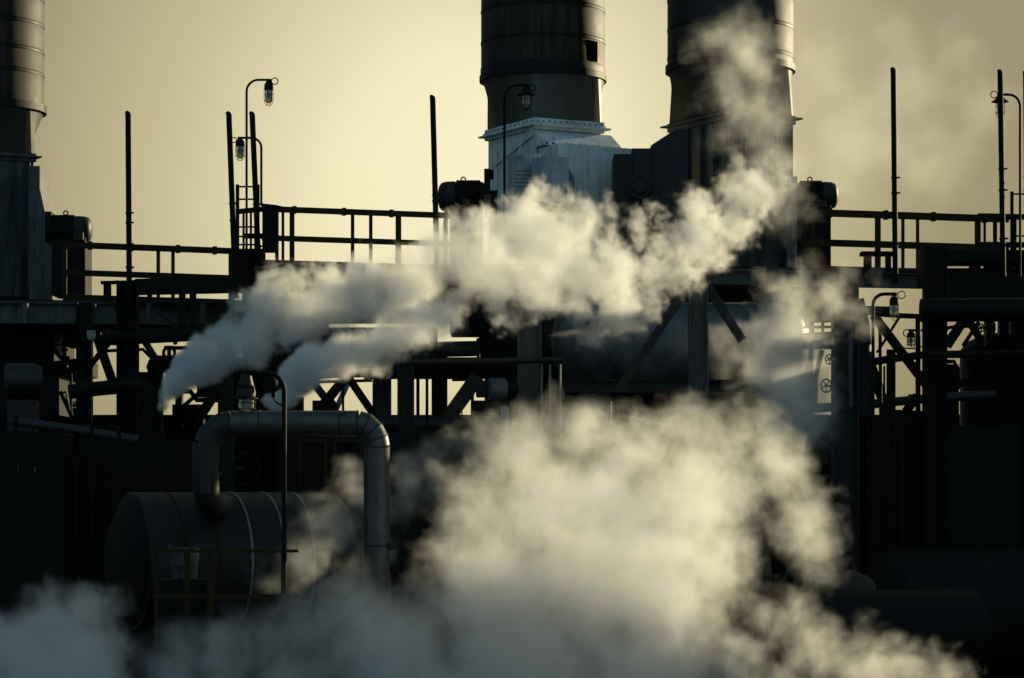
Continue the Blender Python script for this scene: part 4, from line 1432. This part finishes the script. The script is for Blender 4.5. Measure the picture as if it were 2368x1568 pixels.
H = [(1900, 160, 110), (1990, 320, 150), (2100, 200, 120), (1950, 420, 110), (2150, 380, 130), (2260, 250, 110), (2080, 90, 90), (1880, 300, 70), (2220, 120, 90)]
steam('steam_cloud', 'faint veil of steam on the sky right of the sooty stack', 62.0, H, .12, .13, amp=.55, nscale=.7, edge=1.2, warp=.5, seed=4, mod=.9)
V = [(1780, 690, 46), (1850, 690, 56), (1920, 690, 44), (1980, 700, 32), (1820, 760, 84), (1800, 830, 84), (1840, 890, 90), (1850, 960, 86), (1770, 790, 40),
     (1900, 960, 50), (1960, 655, 26), (2040, 645, 20), (1870, 620, 26), (2000, 760, 20), (1880, 820, 60), (1900, 900, 46)]
steam('steam_cloud', 'thin steam column rising past the valve wheels to the right platform', 46.0, V, .042, 1.9, amp=.34, nscale=1.4, edge=.8, warp=.42, seed=5, mod=.6, grow=1.1, bias=.1)
L1 = [(1330, 1010, 85), (1205, 1050, 95), (1300, 965, 45), (1185, 1000, 46), (1480, 1060, 105), (1600, 1010, 80), (1700, 1030, 92), (1760, 1000, 52), (1800, 1080, 92),
      (1600, 1150, 150), (1400, 1200, 160), (1250, 1180, 145), (1110, 1210, 110), (1040, 1190, 50), (1850, 1180, 80), (1890, 1250, 62), (1915, 1320, 36),
      (1620, 1290, 130), (1500, 1340, 170), (1350, 1350, 180), (1150, 1370, 170), (980, 1420, 90), (805, 1410, 100), (705, 1440, 85), (610, 1480, 85), (510, 1525, 95), (410, 1570, 90),
      (900, 1520, 170), (1200, 1540, 200), (1500, 1520, 190), (1690, 1530, 100), (1760, 1405, 42), (1850, 1430, 50), (1900, 1500, 72), (2000, 1545, 88), (2110, 1540, 72), (2075, 1480, 36), (2180, 1570, 60),
      (1640, 1420, 70), (700, 1580, 120), (1000, 1680, 200), (1400, 1690, 200), (1760, 1650, 130), (2040, 1660, 100), (500, 1680, 130)]
L1 += [(480, 1480, 50), (560, 1440, 50), (420, 1500, 60), (340, 1560, 40), (360, 1640, 80), (760, 1400, 50), (1700, 1130, 90), (1480, 1000, 60), (1560, 970, 40), (1050, 1120, 40), (1030, 1280, 60), (820, 1400, 50), (640, 1450, 60), (1250, 1010, 50), (1420, 1010, 60)]
steam('steam_cloud', 'huge bank of steam billowing across the lower centre and right', 37.0, L1, .033, 1.8, amp=.32, nscale=1.5, edge=.8, warp=.36, seed=6, mod=.55, bias=.12, thick=.8, densx=(250, 1.5, 1100, 1.0))
L2 = [(110, 1385, 48), (195, 1420, 68), (100, 1465, 85), (265, 1395, 32), (292, 1376, 20), (50, 1510, 95), (190, 1540, 105), (255, 1490, 46), (40, 1640, 120), (200, 1660, 110), (-60, 1560, 90)]
L2 += [(160, 1450, 60), (0, 1480, 60), (120, 1600, 130)]
steam('steam_cloud', 'bluish shaded steam bank in the bottom left corner', 36.0, L2, .033, 2.8, amp=.2, nscale=1.7, edge=.4, warp=.2, seed=7, mod=.3, bias=.1)
U = [(1180, 760, 44), (1290, 770, 50), (1380, 790, 56), (1470, 800, 60), (1560, 790, 60), (1650, 780, 60), (1740, 790, 60), (1640, 860, 46), (1500, 860, 40), (1820, 800, 60), (1040, 800, 34)]
steam('steam_cloud', 'thin grey-blue veil of steam lying before the big tank', 51.6, U, .07, .7, amp=.3, nscale=1.2, edge=.8, warp=.4, seed=9, mod=.7, grow=1.15, bias=.05, thick=.6)
L3 = [(760, 1220, 70), (850, 1160, 62), (700, 1290, 60), (800, 1100, 40), (930, 1110, 64), (1010, 1090, 60), (1080, 1030, 50), (1110, 990, 40), (880, 1270, 60), (620, 1330, 50)]
steam('steam_cloud', 'thin ragged steam curling up between the lagged vessel and bent pipe', 41.0, L3, .045, 1.8, amp=.36, nscale=1.6, edge=.7, warp=.4, seed=8, mod=.9, grow=1.2, bias=.04)

# ------------------------------------------------------------------ camera, sun, sky
cd = bpy.data.cameras.new('camera')
cam = bpy.data.objects.new('camera', cd)
C.objects.link(cam)
cam.location = (0, 0, EYE)
cam.rotation_euler = (R(90), 0, 0)
cd.sensor_width = 36
cd.lens = 36 * F / 2367
cd.shift_y = (HZ - 784) / 2367
cd.clip_start = .5
cd.clip_end = 9000
SC.camera = cam

sd = bpy.data.lights.new('sun', 'SUN')
sd.energy = 5.0
sd.angle = R(.5)
sd.color = (1, .86, .53)
so = bpy.data.objects.new('sun', sd)
C.objects.link(so)
sdir = Vector((math.sin(SUN_AZ) * math.cos(SUN_EL), math.cos(SUN_AZ) * math.cos(SUN_EL), math.sin(SUN_EL)))
so.rotation_euler = sdir.to_track_quat('Z', 'Y').to_euler()
so.location = (30, 40, 30)

wd = bpy.data.worlds.new('World')
SC.world = wd
wd.use_nodes = True
nt = wd.node_tree
N, L = nt.nodes, nt.links
sky = N.new('ShaderNodeTexSky')
sky.sky_type = 'NISHITA'
sky.sun_disc = False
sky.sun_elevation = SUN_EL
sky.sun_rotation = SUN_AZ
sky.dust_density = 4
bg = N['Background']
bg.inputs['Strength'].default_value = .1
# cloud-toned sky: glow added near frame centre off the sun, blue fill behind camera
bw = N.new('ShaderNodeRGBToBW')
L.new(sky.outputs[0], bw.inputs[0])
tc = N.new('ShaderNodeTexCoord')
gd = (P(1080, 420, 1.0) - Vector((0, 0, EYE))).normalized()
dt = N.new('ShaderNodeVectorMath')
dt.operation = 'DOT_PRODUCT'
dt.inputs[1].default_value = gd
L.new(tc.outputs['Generated'], dt.inputs[0])
ac = N.new('ShaderNodeMath')
ac.operation = 'ARCCOSINE'
L.new(dt.outputs['Value'], ac.inputs[0])
mr = N.new('ShaderNodeMapRange')
mr.inputs['From Min'].default_value = 0
mr.inputs['From Max'].default_value = R(180)
L.new(ac.outputs[0], mr.inputs['Value'])
rp = N.new('ShaderNodeValToRGB')
e = rp.color_ramp.elements
e[0].position = 0
e[0].color = (7.4, 6.65, 4.35, 1)
e[1].position = 1
e[1].color = (1.3, 2.4, 3.0, 1)
for ps, cc in ((.015, (6.9, 6.2, 3.95)), (.035, (4.4, 3.85, 2.25)), (.058, (2.25, 1.9, 1.05)), (.1, (1.75, 1.6, 1.0)), (.17, (1.15, 1.15, .85)), (.3, (.34, .64, .78)), (.5, (.28, .72, 1.05)), (.62, (1.15, 2.2, 2.8))):
    k = e.new(ps)
    k.color = (*cc, 1)
L.new(mr.outputs[0], rp.inputs['Fac'])
nz = N.new('ShaderNodeTexNoise')
nz.inputs['Scale'].default_value = 7
nz.inputs['Detail'].default_value = 5
L.new(tc.outputs['Generated'], nz.inputs['Vector'])
nm = N.new('ShaderNodeMapRange')
nm.inputs['To Min'].default_value = .88
nm.inputs['To Max'].default_value = 1.12
L.new(nz.outputs['Fac'], nm.inputs[0])
mc = N.new('ShaderNodeVectorMath')
mc.operation = 'SCALE'
L.new(rp.outputs[0], mc.inputs[0])
L.new(nm.outputs[0], mc.inputs['Scale'])
mx = N.new('ShaderNodeMix')
mx.data_type = 'RGBA'
mx.inputs['Factor'].default_value = .93
L.new(sky.outputs[0], mx.inputs[6])
L.new(mc.outputs[0], mx.inputs[7])
L.new(mx.outputs[2], bg.inputs['Color'])

SC.view_settings.view_transform = 'Standard'
SC.view_settings.look = 'None'
SC.view_settings.exposure = .45
SC.view_settings.gamma = 1
cy = SC.cycles
cy.use_denoising = True
cy.use_adaptive_sampling = True
cy.adaptive_threshold = .025
cy.volume_bounces = 8
cy.max_bounces = 10
cy.diffuse_bounces = 3
cy.glossy_bounces = 3
cy.transmission_bounces = 5
cy.volume_step_rate = 1.5
cy.volume_max_steps = 512
cy.caustics_reflective = False
cy.caustics_refractive = False
for o in bpy.data.objects:
    if '_o' in o:
        del o['_o']
